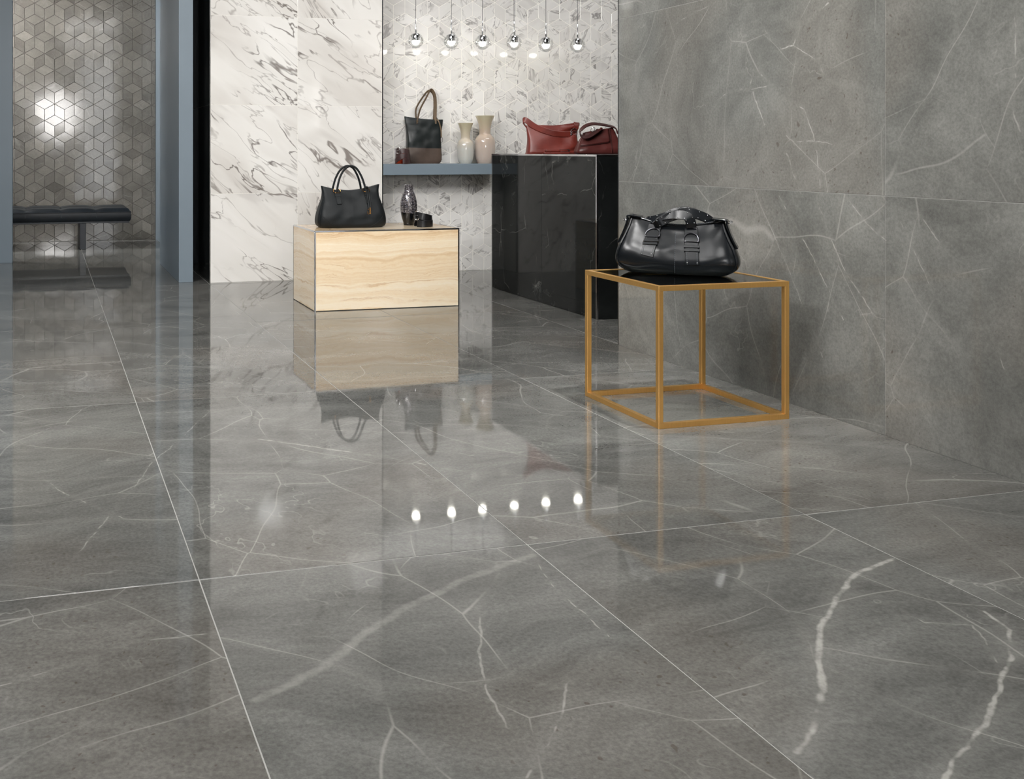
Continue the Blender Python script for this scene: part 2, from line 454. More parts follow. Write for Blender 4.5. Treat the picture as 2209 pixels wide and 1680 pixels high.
def unit_super(n, m):
    fine = []
    for k in range(1600):
        t = 2 * pi * k / 1600
        c, s = cos(t), sin(t)
        fine.append((math.copysign(abs(c) ** (2 / n), c), math.copysign(abs(s) ** (2 / n), s)))
    L = [0]
    for i in range(1600):
        a, b = fine[i], fine[(i + 1) % 1600]; L.append(L[-1] + math.hypot(a[0] - b[0], a[1] - b[1]))
    out = []; j = 0
    for k in range(m):
        q = L[-1] * k / m
        while L[j + 1] < q: j += 1
        out.append(fine[j])
    return out
class Loft:
    """soft bag body: width, depth and height given by smooth curves; x along the bag, -y its front"""
    def __init__(s, w, d, H, expo=5, disp=None):
        s.w, s.d, s.H, s.e, s.disp = w, d, H, expo, disp
    def pt(s, ux, uy, v):
        W, D = s.w(v), s.d(v); x = W * ux; y = D * uy
        p = Vector((x, y, v * s.H(x)))
        if s.disp: p = p + s.disp(p, v, ux, uy)
        return p
    def front(s, x, v, off=0.003):
        W = s.w(v); ux = max(-0.999, min(0.999, x / W)); uy = -(1 - abs(ux) ** s.e) ** (1 / s.e)
        p = s.pt(ux, uy, v); p.y -= off; return p
    def side(s, sgn, y, v, off=0.003):
        D = s.d(v); uy = max(-0.98, min(0.98, y / D)); ux = sgn * (1 - abs(uy) ** s.e) ** (1 / s.e)
        p = s.pt(ux, uy, v); p.x += sgn * off; return p
    def build(s, name, mat, parent, v0=0.0, v1=1.0, nv=26, nt=88):
        ring = unit_super(s.e, nt); V = []; F = []
        for i in range(nv + 1):
            v = v0 + (v1 - v0) * i / nv
            for ux, uy in ring: V.append(s.pt(ux, uy, v))
        for i in range(nv):
            for k in range(nt):
                F.append((i * nt + k, i * nt + (k + 1) % nt, (i + 1) * nt + (k + 1) % nt, (i + 1) * nt + k))
        # caps as strips across the depth
        for base, flip in ((0, True), (nv * nt, False)):
            idx = [base + k for k in range(nt)]
            c = sum((Vector(V[q]) for q in idx), Vector()) / nt
            half = nt // 2
            for k in range(half - 1):
                q = (idx[k], idx[k + 1], idx[nt - 2 - k if nt - 2 - k > k + 1 else k + 1], idx[nt - 1 - k])
                q = tuple(dict.fromkeys(q))
                if len(q) >= 3: F.append(tuple(reversed(q)) if flip else q)
        return mesh(name, V, F, mat, parent, True)
def wrinkle(amp, fr, seed=0.0, lo=0.08):
    def f(p, v, ux, uy):
        n1 = noise.noise(Vector((p.x * fr + seed, p.y * fr, p.z * fr * 1.4)))
        n2 = noise.noise(Vector((p.x * fr * 2.3 + seed, p.y * fr * 2.3 + 5, p.z * fr * 2.3)))
        k = max(0.0, min(1.0, (v - lo) / 0.15)) * (0.35 + 0.65 * (1 - abs(ux) ** 6))
        return Vector((0, (n1 + 0.5 * n2) * amp * k * (-1 if uy < 0 else 1), 0))
    return f

FLOOR_VEINS = [
    ([(1.802, 1.791, 0.0), (1.644, 1.733, 0.0), (1.528, 1.658, 0.0), (1.419, 1.567, 0.0), (1.311, 1.455, 0.0), (1.255, 1.377, 0.0), (1.184, 1.319, 0.0), (1.116, 1.266, 0.0), (1.081, 1.245, 0.0)], 0.011, 0.8),
    ([(1.769, 1.535, 0.0), (1.743, 1.465, 0.0), (1.646, 1.385, 0.0), (1.527, 1.308, 0.0), (1.408, 1.229, 0.0), (1.293, 1.174, 0.0), (1.230, 1.135, 0.0)], 0.008, 0.7),
    ([(0.326, 1.586, 0.0), (0.467, 1.655, 0.0), (0.576, 1.754, 0.0), (0.679, 1.834, 0.0), (0.844, 1.922, 0.0), (1.047, 2.005, 0.0)], 0.02, 0.26),
    ([(0.828, 1.817, 0.0), (0.753, 1.647, 0.0), (0.714, 1.530, 0.0), (0.690, 1.413, 0.0)], 0.0045, 0.5),
    ([(0.860, 1.515, 0.0), (0.795, 1.432, 0.0), (0.735, 1.364, 0.0), (0.663, 1.291, 0.0)], 0.005, 0.55),
    ([(1.048, 2.023, 0.0), (1.015, 1.844, 0.0), (1.000, 1.628, 0.0)], 0.003, 0.5),
    ([(-0.089, 1.730, 0.0), (0.024, 1.768, 0.0), (0.156, 1.821, 0.0), (0.310, 1.824, 0.0)], 0.004, 0.55),
    ([(0.641, 3.007, 0.0), (0.809, 2.865, 0.0), (0.959, 2.748, 0.0), (1.050, 2.650, 0.0)], 0.008, 0.6),
    ([(0.795, 3.088, 0.0), (1.137, 2.947, 0.0), (1.343, 2.948, 0.0)], 0.006, 0.45),
    ([(1.610, 1.616, 0.0), (1.615, 1.535, 0.0), (1.692, 1.497, 0.0), (1.609, 1.378, 0.0)], 0.004, 0.4),
    ([(0.039, 2.175, 0.0), (0.296, 2.851, 0.0), (0.550, 3.385, 0.0)], 0.004, 0.4),
    ([(-0.112, 2.892, 0.0), (-0.011, 2.806, 0.0), (0.059, 2.638, 0.0), (0.206, 2.403, 0.0)], 0.004, 0.5),
    ([(-0.140, 3.274, 0.0), (0.152, 3.396, 0.0), (0.543, 3.387, 0.0)], 0.005, 0.45),
]
WALL_VEINS = [
    ([(2.548, 3.020, 1.473), (2.548, 3.016, 1.366), (2.548, 2.975, 1.347)], 0.004, 0.6),
    ([(2.548, 3.110, 1.345), (2.548, 3.067, 1.296), (2.548, 3.034, 1.286), (2.548, 3.020, 1.260), (2.548, 2.961, 1.268), (2.548, 2.935, 1.324), (2.548, 2.866, 1.354), (2.548, 2.791, 1.393)], 0.005, 0.65),
    ([(2.548, 2.961, 1.268), (2.548, 2.840, 1.203), (2.548, 2.832, 1.337)], 0.004, 0.5),
    ([(2.548, 2.840, 1.199), (2.548, 2.807, 1.134), (2.548, 2.681, 1.108), (2.548, 2.614, 1.080), (2.548, 2.564, 1.074)], 0.0045, 0.6),
    ([(2.548, 3.159, 1.196), (2.548, 3.174, 1.132), (2.548, 3.303, 1.122), (2.548, 3.347, 1.096)], 0.0035, 0.55),
    ([(2.548, 3.154, 1.117), (2.548, 3.125, 1.041), (2.548, 3.100, 0.992), (2.548, 3.120, 0.966)], 0.0045, 0.6),
    ([(2.548, 3.251, 1.165), (2.548, 3.209, 1.127), (2.548, 3.062, 1.132), (2.548, 3.134, 1.198), (2.548, 3.240, 1.192)], 0.003, 0.5),
    ([(2.548, 3.034, 1.090), (2.548, 2.908, 1.032), (2.548, 2.866, 0.967), (2.548, 2.836, 0.873), (2.548, 2.828, 0.741)], 0.004, 0.5),
    ([(2.548, 3.261, 1.095), (2.548, 3.245, 0.982)], 0.003, 0.4),
    ([(2.548, 2.993, 0.944), (2.548, 2.952, 0.921), (2.548, 2.866, 0.929), (2.548, 2.696, 0.904), (2.548, 2.571, 0.834)], 0.0035, 0.45),
    ([(2.548, 2.137, 1.264), (2.548, 2.129, 1.128), (2.548, 2.134, 1.003), (2.548, 2.111, 0.947)], 0.005, 0.5),
    ([(2.548, 4.040, 1.354), (2.548, 3.678, 1.412), (2.548, 3.380, 1.478)], 0.0025, 0.45),
    ([(2.548, 2.988, 0.885), (2.548, 2.952, 0.807), (2.548, 2.917, 0.744)], 0.006, 0.35),
    ([(2.548, 3.025, 0.729), (2.548, 2.865, 0.540), (2.548, 2.727, 0.329)], 0.0035, 0.55),
    ([(2.548, 2.844, 0.724), (2.548, 2.783, 0.604), (2.548, 2.704, 0.484), (2.548, 2.636, 0.403), (2.548, 2.556, 0.294)], 0.004, 0.5),
    ([(2.548, 3.091, 0.638), (2.548, 2.952, 0.427), (2.548, 2.857, 0.250), (2.548, 2.767, 0.101)], 0.003, 0.45),
    ([(2.548, 3.391, 0.734), (2.548, 3.139, 0.389), (2.548, 3.071, 0.257)], 0.0025, 0.35),
    ([(2.548, 2.704, 0.734), (2.548, 2.636, 0.670), (2.548, 2.560, 0.617)], 0.0035, 0.5),
    ([(2.548, 2.535, 0.734), (2.548, 2.461, 0.592), (2.548, 2.383, 0.463)], 0.0025, 0.45),
    ([(2.548, 2.474, 0.731), (2.548, 2.358, 0.613), (2.548, 2.285, 0.530)], 0.003, 0.4),
    ([(2.548, 2.216, 0.404), (2.548, 2.156, 0.293), (2.548, 2.108, 0.174)], 0.003, 0.35),
]

# ---------------------------------------------------------------- materials
M = {}
def near(lines, lo, hi, m=0.06):
    return [l for l in lines if any(all(a - m <= c <= b + m for a, c, b in zip(lo, p, hi)) for p in dense(l[0]))]
def dense(pts):
    return [tuple(Vector(a).lerp(Vector(b), k / 8)) for a, b in zip(pts[:-1], pts[1:]) for k in range(9)]
def floor_marble(lines):
    return grey_marble('polished grey floor marble', FLOOR_RGB, 0.035, 0.0004, 0.9, polyline_veins(lines) if lines else None, 1.0, 0.4)
def wall_marble(lines):
    return grey_marble('polished grey wall marble', WALL_RGB, 0.06, 0.0, 0.7, polyline_veins(lines) if lines else None, 0.8)
FLOOR_RGB, WALL_RGB = (104, 104, 101), (115, 115, 111)
M['floor'] = floor_marble(None)
M['greywall'] = wall_marble(None)
M['greymosaic'] = grey_marble('grey mosaic marble', (120, 116, 109), 0.09, 0.0, 0.8, None, 1.0, 0.5, 0.32)
M['white'] = white_marble('white veined marble', 0.07, 1.0, 1.0)
M['whitemosaic'] = white_marble('white mosaic marble', 0.08, 1.15, 1.5, True, 0.84)
M['black'] = black_marble('black veined marble')
M['onyx'] = onyx('honey onyx')
M['chrome'] = plain('polished chrome', (0.62, 0.62, 0.64), 0.08, 1.0)
M['steel'] = plain('dark steel', (0.10, 0.10, 0.11), 0.25, 1.0)
M['gold'] = brushed_gold('brushed gold')
M['buckle_gold'] = plain('polished pale gold', srgb(226, 170, 104), 0.15, 1.0)
M['bench_steel'] = plain('dark painted steel', (0.016, 0.02, 0.026), 0.35)
M['grout_grey'] = plain('pale floor grout', srgb(168, 167, 163), 0.6)
M['grout_wall'] = plain('pale wall grout', srgb(150, 149, 145), 0.6)
M['grout_dark'] = plain('taupe mosaic grout', srgb(86, 81, 75), 0.8)
M['grout_white'] = plain('white grout', srgb(238, 235, 228), 0.7)
M['blue'] = painted('blue grey paint', (116, 129, 139))
M['plaster'] = painted('light plaster', (196, 193, 188), 0.8)
M['darkwall'] = painted('dark stone paint', (86, 85, 82), 0.5)
M['ceiling'] = painted('ceiling paint', (150, 148, 145), 0.9)
M['glass'] = clear_glass('pendant glass', (0.975, 0.98, 0.98), 1.0, 1.35, 0.62)
M['tableglass'] = clear_glass('smoked table glass', (0.62, 0.66, 0.64), 1.0)
M['lamp'] = emitter('glowing lamp dome', (1.0, 0.96, 0.84), 32.0)
M['panel'] = emitter('added ceiling diffuser', (1.0, 0.98, 0.95), 3.0)  # glow of the added ceiling panels
M['panel'].cycles.emission_sampling = 'NONE'
M['lightbox'] = emitter('lit wall light box', (1.0, 0.98, 0.96), 26.0)
M['cable'] = plain('grey cable', (0.12, 0.12, 0.12), 0.5)
M['leather_black'] = leather('glossy black leather', (14, 17, 20), 0.24, 0.00012, 420, 0.4, 0.0)
M['leather_soft'] = leather('soft black leather', (17, 21, 23), 0.50, 0.0003, 520, 0.25)
M['leather_bench'] = leather('blue black leather', (20, 26, 32), 0.40, 0.0003, 300, 0.35)
M['leather_tote'] = leather('dark green black leather', (24, 29, 29), 0.36, 0.0004, 320, 0.4)
M['leather_brown'] = leather('worn brown leather', (74, 61, 53), 0.48, 0.0005, 320, 0.4)
M['leather_tan'] = leather('taupe strap leather', (104, 86, 66), 0.45, 0.0003, 320, 0.4)
M['leather_red'] = leather('brick red leather', (110, 44, 36), 0.36, 0.0004, 320, 0.4)
M['leather_wine'] = leather('wine brown leather', (86, 42, 39), 0.32, 0.0004, 320, 0.45, 0.0)
M['leather_wine_dark'] = leather('dark wine leather', (66, 32, 30), 0.4, 0.0004, 320, 0.5)
M['belt_brown'] = leather('dark brown belt leather', (58, 38, 38), 0.40, 0.0003, 420, 0.5)
M['belt_black'] = leather('black belt leather', (20, 20, 22), 0.28, 0.0003, 420, 0.6)
M['belt_orange'] = plain('orange belt lining', srgb(214, 84, 44), 0.55)
M['thread'] = plain('grey stitching', srgb(70, 76, 82), 0.7)
M['opal_grey'] = opal('opal glass grey', (192, 180, 162), (186, 186, 180), 0.296)
M['opal_pink'] = opal('opal glass blush', (184, 166, 150), (184, 170, 160), 0.35)
M['pearl'] = pearl_mosaic('pearl mosaic', 0.242)

# ---------------------------------------------------------------- setting: floor
GX, GY, TW, TL = 0.310, 2.058, 0.75, 1.5
X0, X1, Y0, Y1 = -3.44, 4.81, -3.2, 10.06
floor = tag(box('floor', (X0, Y0, -0.06), (X1, Y1, -0.0007), M['grout_grey']), 'floor of large polished grey marble tiles with pale joints', 'floor', kind='structure')
J = 0.0012
tile_full = None
for i in range(-5, 6):
    for j in range(-4, 6):
        xa, xb = GX + TW * i, GX + TW * (i + 1); ya, yb = GY + TL * j, GY + TL * (j + 1)
        if xb <= X0 + .05 or xa >= X1 - .05 or yb <= Y0 + .05 or ya >= Y1 - .02: continue
        xa2, xb2, ya2, yb2 = max(xa, X0), min(xb, X1), max(ya, Y0), min(yb, Y1)
        c = ((xa2 + xb2) / 2, (ya2 + yb2) / 2, -0.005)
        sx, sy = xb2 - xa2 - 2 * J, yb2 - ya2 - 2 * J
        full = abs(sx - (TW - 2 * J)) < 1e-6 and abs(sy - (TL - 2 * J)) < 1e-6
        if full and tile_full:
            o = tile_full.copy(); COL.objects.link(o); o.location = c
        else:
            o = cbox('floor_tile', c, (sx, sy, 0.01), M['floor'], floor, 0.0007)
            if full: tile_full = o
        vl = near(FLOOR_VEINS, (xa2, ya2, -.01), (xb2, yb2, .01))
        if vl:
            o.material_slots[0].link = 'OBJECT'; o.material_slots[0].material = floor_marble(vl)
        o.rotation_euler = (random.uniform(-1, 1) * 0.0006, random.uniform(-1, 1) * 0.0007, 0)

# ---------------------------------------------------------------- setting: plain shell of the shop
ceiling = tag(box('ceiling', (X0, Y0, CEIL), (X1, Y1 + .1, CEIL + .1), M['ceiling']), 'grey painted ceiling above the shop', 'ceiling', kind='structure')
wall_left = tag(box('wall_left', (X0 - .1, Y0, -0.06), (X0, Y1 + .1, CEIL), M['darkwall']), 'plain dark stone wall opposite the grey slab wall', 'wall', kind='structure')
wf = tag(box('wall_front', (X0, Y0 - .1, -0.06), (0.80, Y0, CEIL), M['plaster']), 'plain shopfront wall behind the viewer', 'wall', kind='structure')
box('shopfront_panel', (1.70, Y0 - .1, -0.06), (X1, Y0, CEIL), M['plaster'], wf)
box('doorstep', (0.80, Y0 - .1, -0.06), (1.70, Y0, 0.0), M['plaster'], wf)
tag(box('wall_far', (X1, Y0, -0.06), (X1 + .1, Y1 + .1, CEIL), M['plaster']), 'plain light wall at the end of the niche', 'wall', kind='structure')

# grey slab wall, 0.75 x 1.5 m slabs
RX, REND = 2.550, 4.058
wr = tag(box('wall_right', (RX + .001, Y0, 0.0), (RX + .14, REND - .002, CEIL), M['grout_wall']), 'wall of large polished grey marble slabs beside the gold table', 'wall', kind='structure')
yj = [REND, 2.562, 1.066, -0.43, -1.926, Y0]
zj = [0.0, 0.752, 1.497, 2.24, CEIL]
for a, b in zip(yj[1:], yj[:-1]):
    for z0, z1 in zip(zj[:-1], zj[1:]):
        o = cbox('wall_tile', (RX + .006, (a + b) / 2, (z0 + z1) / 2), (0.012, b - a - .002, z1 - z0 - .002), wall_marble(near(WALL_VEINS, (2.5, a, z0), (2.6, b, z1))), wr, 0.0006)
box('end_profile', (RX - .001, REND - .002, 0), (RX + .14, REND + .003, CEIL), M['steel'], wr)

# white marble block with black marble flank
WY, WX0, WX1 = 6.62, 1.067, 2.297
wm = tag(box('wall_middle', (WX0 + .004, WY + .0012, 0.0), (WX1, Y1, CEIL), M['grout_white']), 'wall of square white marble slabs with grey veins behind the plinth', 'wall', kind='structure')
for a, b in ((WX0 + .008, 1.678), (1.678, WX1 - .008)):
    for z0, z1 in zip((0, .600, 1.200, 1.806, 2.41), (.600, 1.200, 1.806, 2.41, CEIL)):
        cbox('wall_tile', ((a + b) / 2, WY + .006, (z0 + z1) / 2), (b - a - .0025, .012, z1 - z0 - .0025), M['white'], wm, 0.0006)
for z0, z1 in zip((0, 1.2, 2.4), (1.2, 2.4, CEIL)):
    for a, b in ((WY + .014, 7.22), (7.22, 7.82)):
        cbox('flank_tile', (WX0 + .006, (a + b) / 2, (z0 + z1) / 2), (.012, b - a - .0025, z1 - z0 - .0025), M['black'], wm, 0.0006)
box('slot_blocker', (0.968, 7.79, 0), (WX0 - .001, 7.82, CEIL), M['bench_steel'], wm)  # added unseen, blocks the lit box's reflection off the black flank
box('painted_flank', (WX0, 7.823, 0), (WX0 + .012, Y1, CEIL), M['blue'], wm)
box('corner_profile', (WX0 - .001, WY - .001, 0), (WX0 + .006, WY + .012, CEIL), M['chrome'], wm)
box('corner_profile', (WX1 - .006, WY - .001, 0), (WX1 + .001, WY + .012, CEIL), M['steel'], wm)

# painted fin and partition framing the bench alcove
fin = tag(box('wall_fin', (0.869, 6.69, 0), (0.966, 7.84, CEIL), M['blue'], None, 0.002), 'tall blue grey painted fin beside the white marble wall', 'wall', kind='structure')
tag(box('wall_partition', (X0, 8.187, 0), (-0.256, 8.30, CEIL), M['blue'], None, 0.002), 'blue grey painted partition in front of the bench', 'wall', kind='structure')

# ---------------------------------------------------------------- cube mosaics
def clip(poly, x0, x1, z0, z1):
    def cut(P, f):
        out = []
        for i in range(len(P)):
            a, b = P[i], P[(i + 1) % len(P)]; fa, fb = f(a), f(b)
            if fa >= 0: out.append(a)
            if (fa >= 0) != (fb >= 0):
                t = fa / (fa - fb); out.append((a[0] + (b[0] - a[0]) * t, a[1] + (b[1] - a[1]) * t))
        return out
    for f in (lambda p: p[0] - x0, lambda p: x1 - p[0], lambda p: p[1] - z0, lambda p: z1 - p[1]):
        poly = cut(poly, f)
        if len(poly) < 3: return []
    return poly
def inset(poly, d):
    n = len(poly); out = []
    A = sum(poly[i][0] * poly[(i + 1) % n][1] - poly[(i + 1) % n][0] * poly[i][1] for i in range(n))
    sg = 1 if A > 0 else -1
    for i in range(n):
        p0, p1, p2 = poly[i - 1], poly[i], poly[(i + 1) % n]
        d1 = Vector((p1[0] - p0[0], p1[1] - p0[1])); d2 = Vector((p2[0] - p1[0], p2[1] - p1[1]))
        if d1.length < 1e-6 or d2.length < 1e-6: return []
        d1.normalize(); d2.normalize()
        n1 = Vector((-d1.y, d1.x)) * sg; n2 = Vector((-d2.y, d2.x)) * sg
        b = n1 + n2
        if b.length < 1e-6: return []
        b.normalize(); k = max(0.25, b.dot(n1))
        q = Vector(p1) + b * (d / k); out.append((q.x, q.y))
    A2 = sum(out[i][0] * out[(i + 1) % n][1] - out[(i + 1) % n][0] * out[i][1] for i in range(n))
    return out if A2 * sg > 1e-5 else []
def prism(poly, cx, cz, depth=0.006, bev=0.0008):
    """tile facing -y with a small bevelled edge, centred on (cx, cz)"""
    n = len(poly)
    A = sum(poly[i][0] * poly[(i + 1) % n][1] - poly[(i + 1) % n][0] * poly[i][1] for i in range(n))
    if A < 0: poly = poly[::-1]
    inn = inset(poly, bev) or poly
    V = [(x - cx, 0.0, z - cz) for x, z in inn] + [(x - cx, bev, z - cz) for x, z in poly] + [(x - cx, depth, z - cz) for x, z in poly]
    F = [tuple(range(n))]
    for k in range(2):
        for i in range(n):
            j = (i + 1) % n; F.append((k * n + j, k * n + i, (k + 1) * n + i, (k + 1) * n + j))
    return V, F
def project(x, y, z):
    a = radians(14.35)
    Xc, Zc = x * cos(a) - y * sin(a), x * sin(a) + y * cos(a)
    return 646.7 + 2141.4 * Xc / Zc, 323 + 2141.4 * (H_CAM - z) / Zc
def mosaic(wall, mat, yf, x0, x1, z0, z1, cx, cz, s, e, joint, tilt, seen, limit=300):
    shared = {}; loose_v, loose_f = [], []; cells = []
    for j in range(int((z0 - cz) / (1.5 * e)) - 2, int((z1 - cz) / (1.5 * e)) + 3):
        for i in range(int((x0 - cx) / (2 * s)) - 2, int((x1 - cx) / (2 * s)) + 3):
            hx, hz = cx + 2 * s * i + (s if j % 2 else 0), cz + 1.5 * e * j
            for kind, q in enumerate((((0, 0), (s, e / 2), (0, e), (-s, e / 2)),
                                      ((0, 0), (-s, e / 2), (-s, -e / 2), (0, -e)),
                                      ((0, 0), (0, -e), (s, -e / 2), (s, e / 2)))):
                poly = [(hx + a, hz + b) for a, b in q]
                cl = clip(poly, x0, x1, z0, z1)
                if len(cl) < 3: continue
                whole = all(x0 <= a <= x1 and z0 <= b <= z1 for a, b in poly)
                mx = sum(p[0] for p in poly) / 4; mz = sum(p[1] for p in poly) / 4
                px, py = project(max(x0, min(x1, mx)), yf, max(z0, min(z1, mz)))
                ar = abs(sum(cl[i][0] * cl[(i + 1) % len(cl)][1] - cl[(i + 1) % len(cl)][0] * cl[i][1] for i in range(len(cl)))) / 2
                cells.append((0 if seen(px, py) else 1, -round(ar, 5), (mx - (x0 + x1) / 2) ** 2 * .2 + mz, kind, poly if whole else cl, whole, mx, mz))
    cells.sort(key=lambda c: c[:3])
    for n, (hid, _, _, kind, poly, whole, mx, mz) in enumerate(cells):
        sh = inset(poly, joint)
        if not sh: continue
        rx, rz = random.gauss(0, tilt), random.gauss(0, tilt)
        if n < limit and not hid:
            if whole and kind in shared:
                o = shared[kind].copy(); COL.objects.link(o)
            else:
                V, F = prism(sh, mx, mz); o = mesh('mosaic_tile', V, F, mat, wall)
                if whole: shared[kind] = o
            o.location = (mx, yf, mz); o.rotation_euler = (rx, 0, rz)
        else:
            V, F = prism(sh, mx, mz); b = len(loose_v)
            R = Euler((rx, 0, rz)).to_matrix()
            loose_v += [R @ Vector(v) + Vector((mx, yf, mz)) for v in V]
            loose_f += [tuple(q + b for q in f) for f in F]
    if loose_v:
        o = mesh('mosaic_field', loose_v, loose_f, mat, wall); o['kind'] = 'stuff'

NY = 6.84
wn = tag(box('wall_niche', (WX1, NY + .0013, 0), (X1, NY + .12, CEIL), M['grout_white']), 'niche wall of white marble cube mosaic behind the shelf and lamps', 'wall', kind='structure')
mosaic(wn, M['whitemosaic'], NY, WX1 + .004, X1, 0.0, CEIL, 2.5438, 1.794, 0.0892, 0.1030, 0.0019, 0.0022,
       lambda px, py: 815 < px < 1338 and -25 < py < 600 and not (px > 1075 and py > 345) and not (870 < px < 945 and 270 < py < 345) and not (690 < px < 990 and py > 505))
AY = 10.0
wb = tag(box('wall_back', (X0, AY + .003, 0), (WX0, AY + .06, CEIL), M['grout_dark']), 'alcove wall of grey marble cube mosaic behind the bench', 'wall', kind='structure')
mosaic(wb, M['greymosaic'], AY, X0 + 2.0, WX0 - .002, 0.0, CEIL, -0.0115, 1.2905, 0.0943, 0.1089, 0.0017, 0.0035,
       lambda px, py: 18 < px < 352 and -25 < py < 525 and not (30 < px < 255 and 452 < py < 470))

# ---------------------------------------------------------------- onyx plinth
PX0, PX1, PY0, PY1, PZ = 1.440, 2.303, 5.30, 5.79, 0.447
pl = empty('display_plinth', (PX0, PY0, 0), 0, 'honey onyx block plinth with chrome edges carrying the black tote', 'plinth')
pw, pd = PX1 - PX0, PY1 - PY0; t = 0.008
box('core', (t, t, 0.004), (pw - t, pd - t, PZ - t), M['grout_grey'], pl)
o = box('front_panel', (t, 0.0015, 0.004), (pw - t, t, PZ - t), M['onyx'], pl)
box('side_panel', (0.0015, t, 0.004), (t, pd - t, PZ - t), M['onyx'], pl)
box('side_panel', (pw - t, t, 0.004), (pw - .0015, pd - t, PZ - t), M['onyx'], pl)
box('back_panel', (t, pd - t, 0.004), (pw - t, pd - .0015, PZ - t), M['onyx'], pl)
box('top_panel', (t, t, PZ - t), (pw - t, pd - t, PZ - .0005), M['onyx'], pl)
for x in (0, pw - t):
    for y in (0, pd - t):
        box('edge_trim', (x, y, 0), (x + t, y + t, PZ - t), M['chrome'], pl, 0.001)
for y in (0, pd - t): box('top_trim', (0, y, PZ - t), (pw, y + t, PZ), M['chrome'], pl, 0.001)
for x in (0, pw - t): box('top_trim', (x, t, PZ - t), (x + t, pd - t, PZ), M['chrome'], pl, 0.001)

# ---------------------------------------------------------------- black marble counter
CX0, CX1, CY0, CY1, CZ = 2.812, 3.46, 4.68, 5.954, 0.871
ct = empty('display_counter', (CX0, CY0, 0), 0, 'black marble counter with chrome edge trim between niche and grey wall', 'counter')
cw, cl_ = CX1 - CX0, CY1 - CY0; t = 0.010
box('core', (t, t, 0.003), (cw - t, cl_ - t, CZ - t), M['steel'], ct)
box('front_panel', (.0015, t, 0.003), (t, 0.60, CZ - t), M['black'], ct)
box('front_panel', (.0015, 0.602, 0.003), (t, cl_ - t, CZ - t), M['black'], ct)
box('end_panel', (t, .0015, 0.003), (cw - t, t, CZ - t), M['black'], ct)
box('end_panel', (t, cl_ - t, 0.003), (cw - t, cl_ - .0015, CZ - t), M['black'], ct)
box('back_panel', (cw - t, t, 0.003), (cw - .0015, cl_ - t, CZ - t), M['black'], ct)
box('top_panel', (t, t, CZ - t), (cw - t, cl_ - t, CZ - .0005), M['black'], ct)
for x in (0, cw - t):
    for y in (0, cl_ - t):
        box('edge_trim', (x, y, 0), (x + t, y + t, CZ - t), M['chrome'], ct, 0.001)
for y in (0, cl_ - t): box('top_trim', (0, y, CZ - t), (cw, y + t, CZ), M['chrome'], ct, 0.001)
for x in (0, cw - t): box('top_trim', (x, t, CZ - t), (x + t, cl_ - t, CZ), M['chrome'], ct, 0.001)

# ---------------------------------------------------------------- niche shelf
SZ0, SZ1 = 0.716, 0.796
sh = empty('wall_shelf', (WX1 + .002, 6.615, SZ0), 0, 'thick blue grey shelf fixed in the mosaic niche', 'shelf')
box('board', (0, 0, 0.002), (0.92, NY - 6.615 - .001, SZ1 - SZ0), M['blue'], sh, 0.002)
box('end_cap', (0.92, 0, 0.002), (0.924, NY - 6.615 - .001, SZ1 - SZ0), M['chrome'], sh)

# ---------------------------------------------------------------- gold table
TX0, TX1, TY0, TY1, TZ = 1.905, 2.400, 2.80, 3.25, 0.459
gt = empty('side_table', (TX0, TY0, 0), 0, 'cube side table of brushed gold bars with a smoked glass top', 'table')
tw, td, b = TX1 - TX0, TY1 - TY0, 0.017
for z in (0, TZ - b):
    nm = 'base_rail' if z == 0 else 'top_rail'
    for y in (0, td - b): box(nm, (0, y, z), (tw, y + b, z + b), M['gold'], gt, 0.0009)
    for x in (0, tw - b): box(nm, (x, b, z), (x + b, td - b, z + b), M['gold'], gt, 0.0009)
for x in (0, tw - b):
    for y in (0, td - b):
        box('leg', (x, y, b), (x + b, y + b, TZ - b), M['gold'], gt, 0.0009)
box('glass_top', (b, b, TZ - .0075), (tw - b, td - b, TZ - .0015), M['tableglass'], gt)

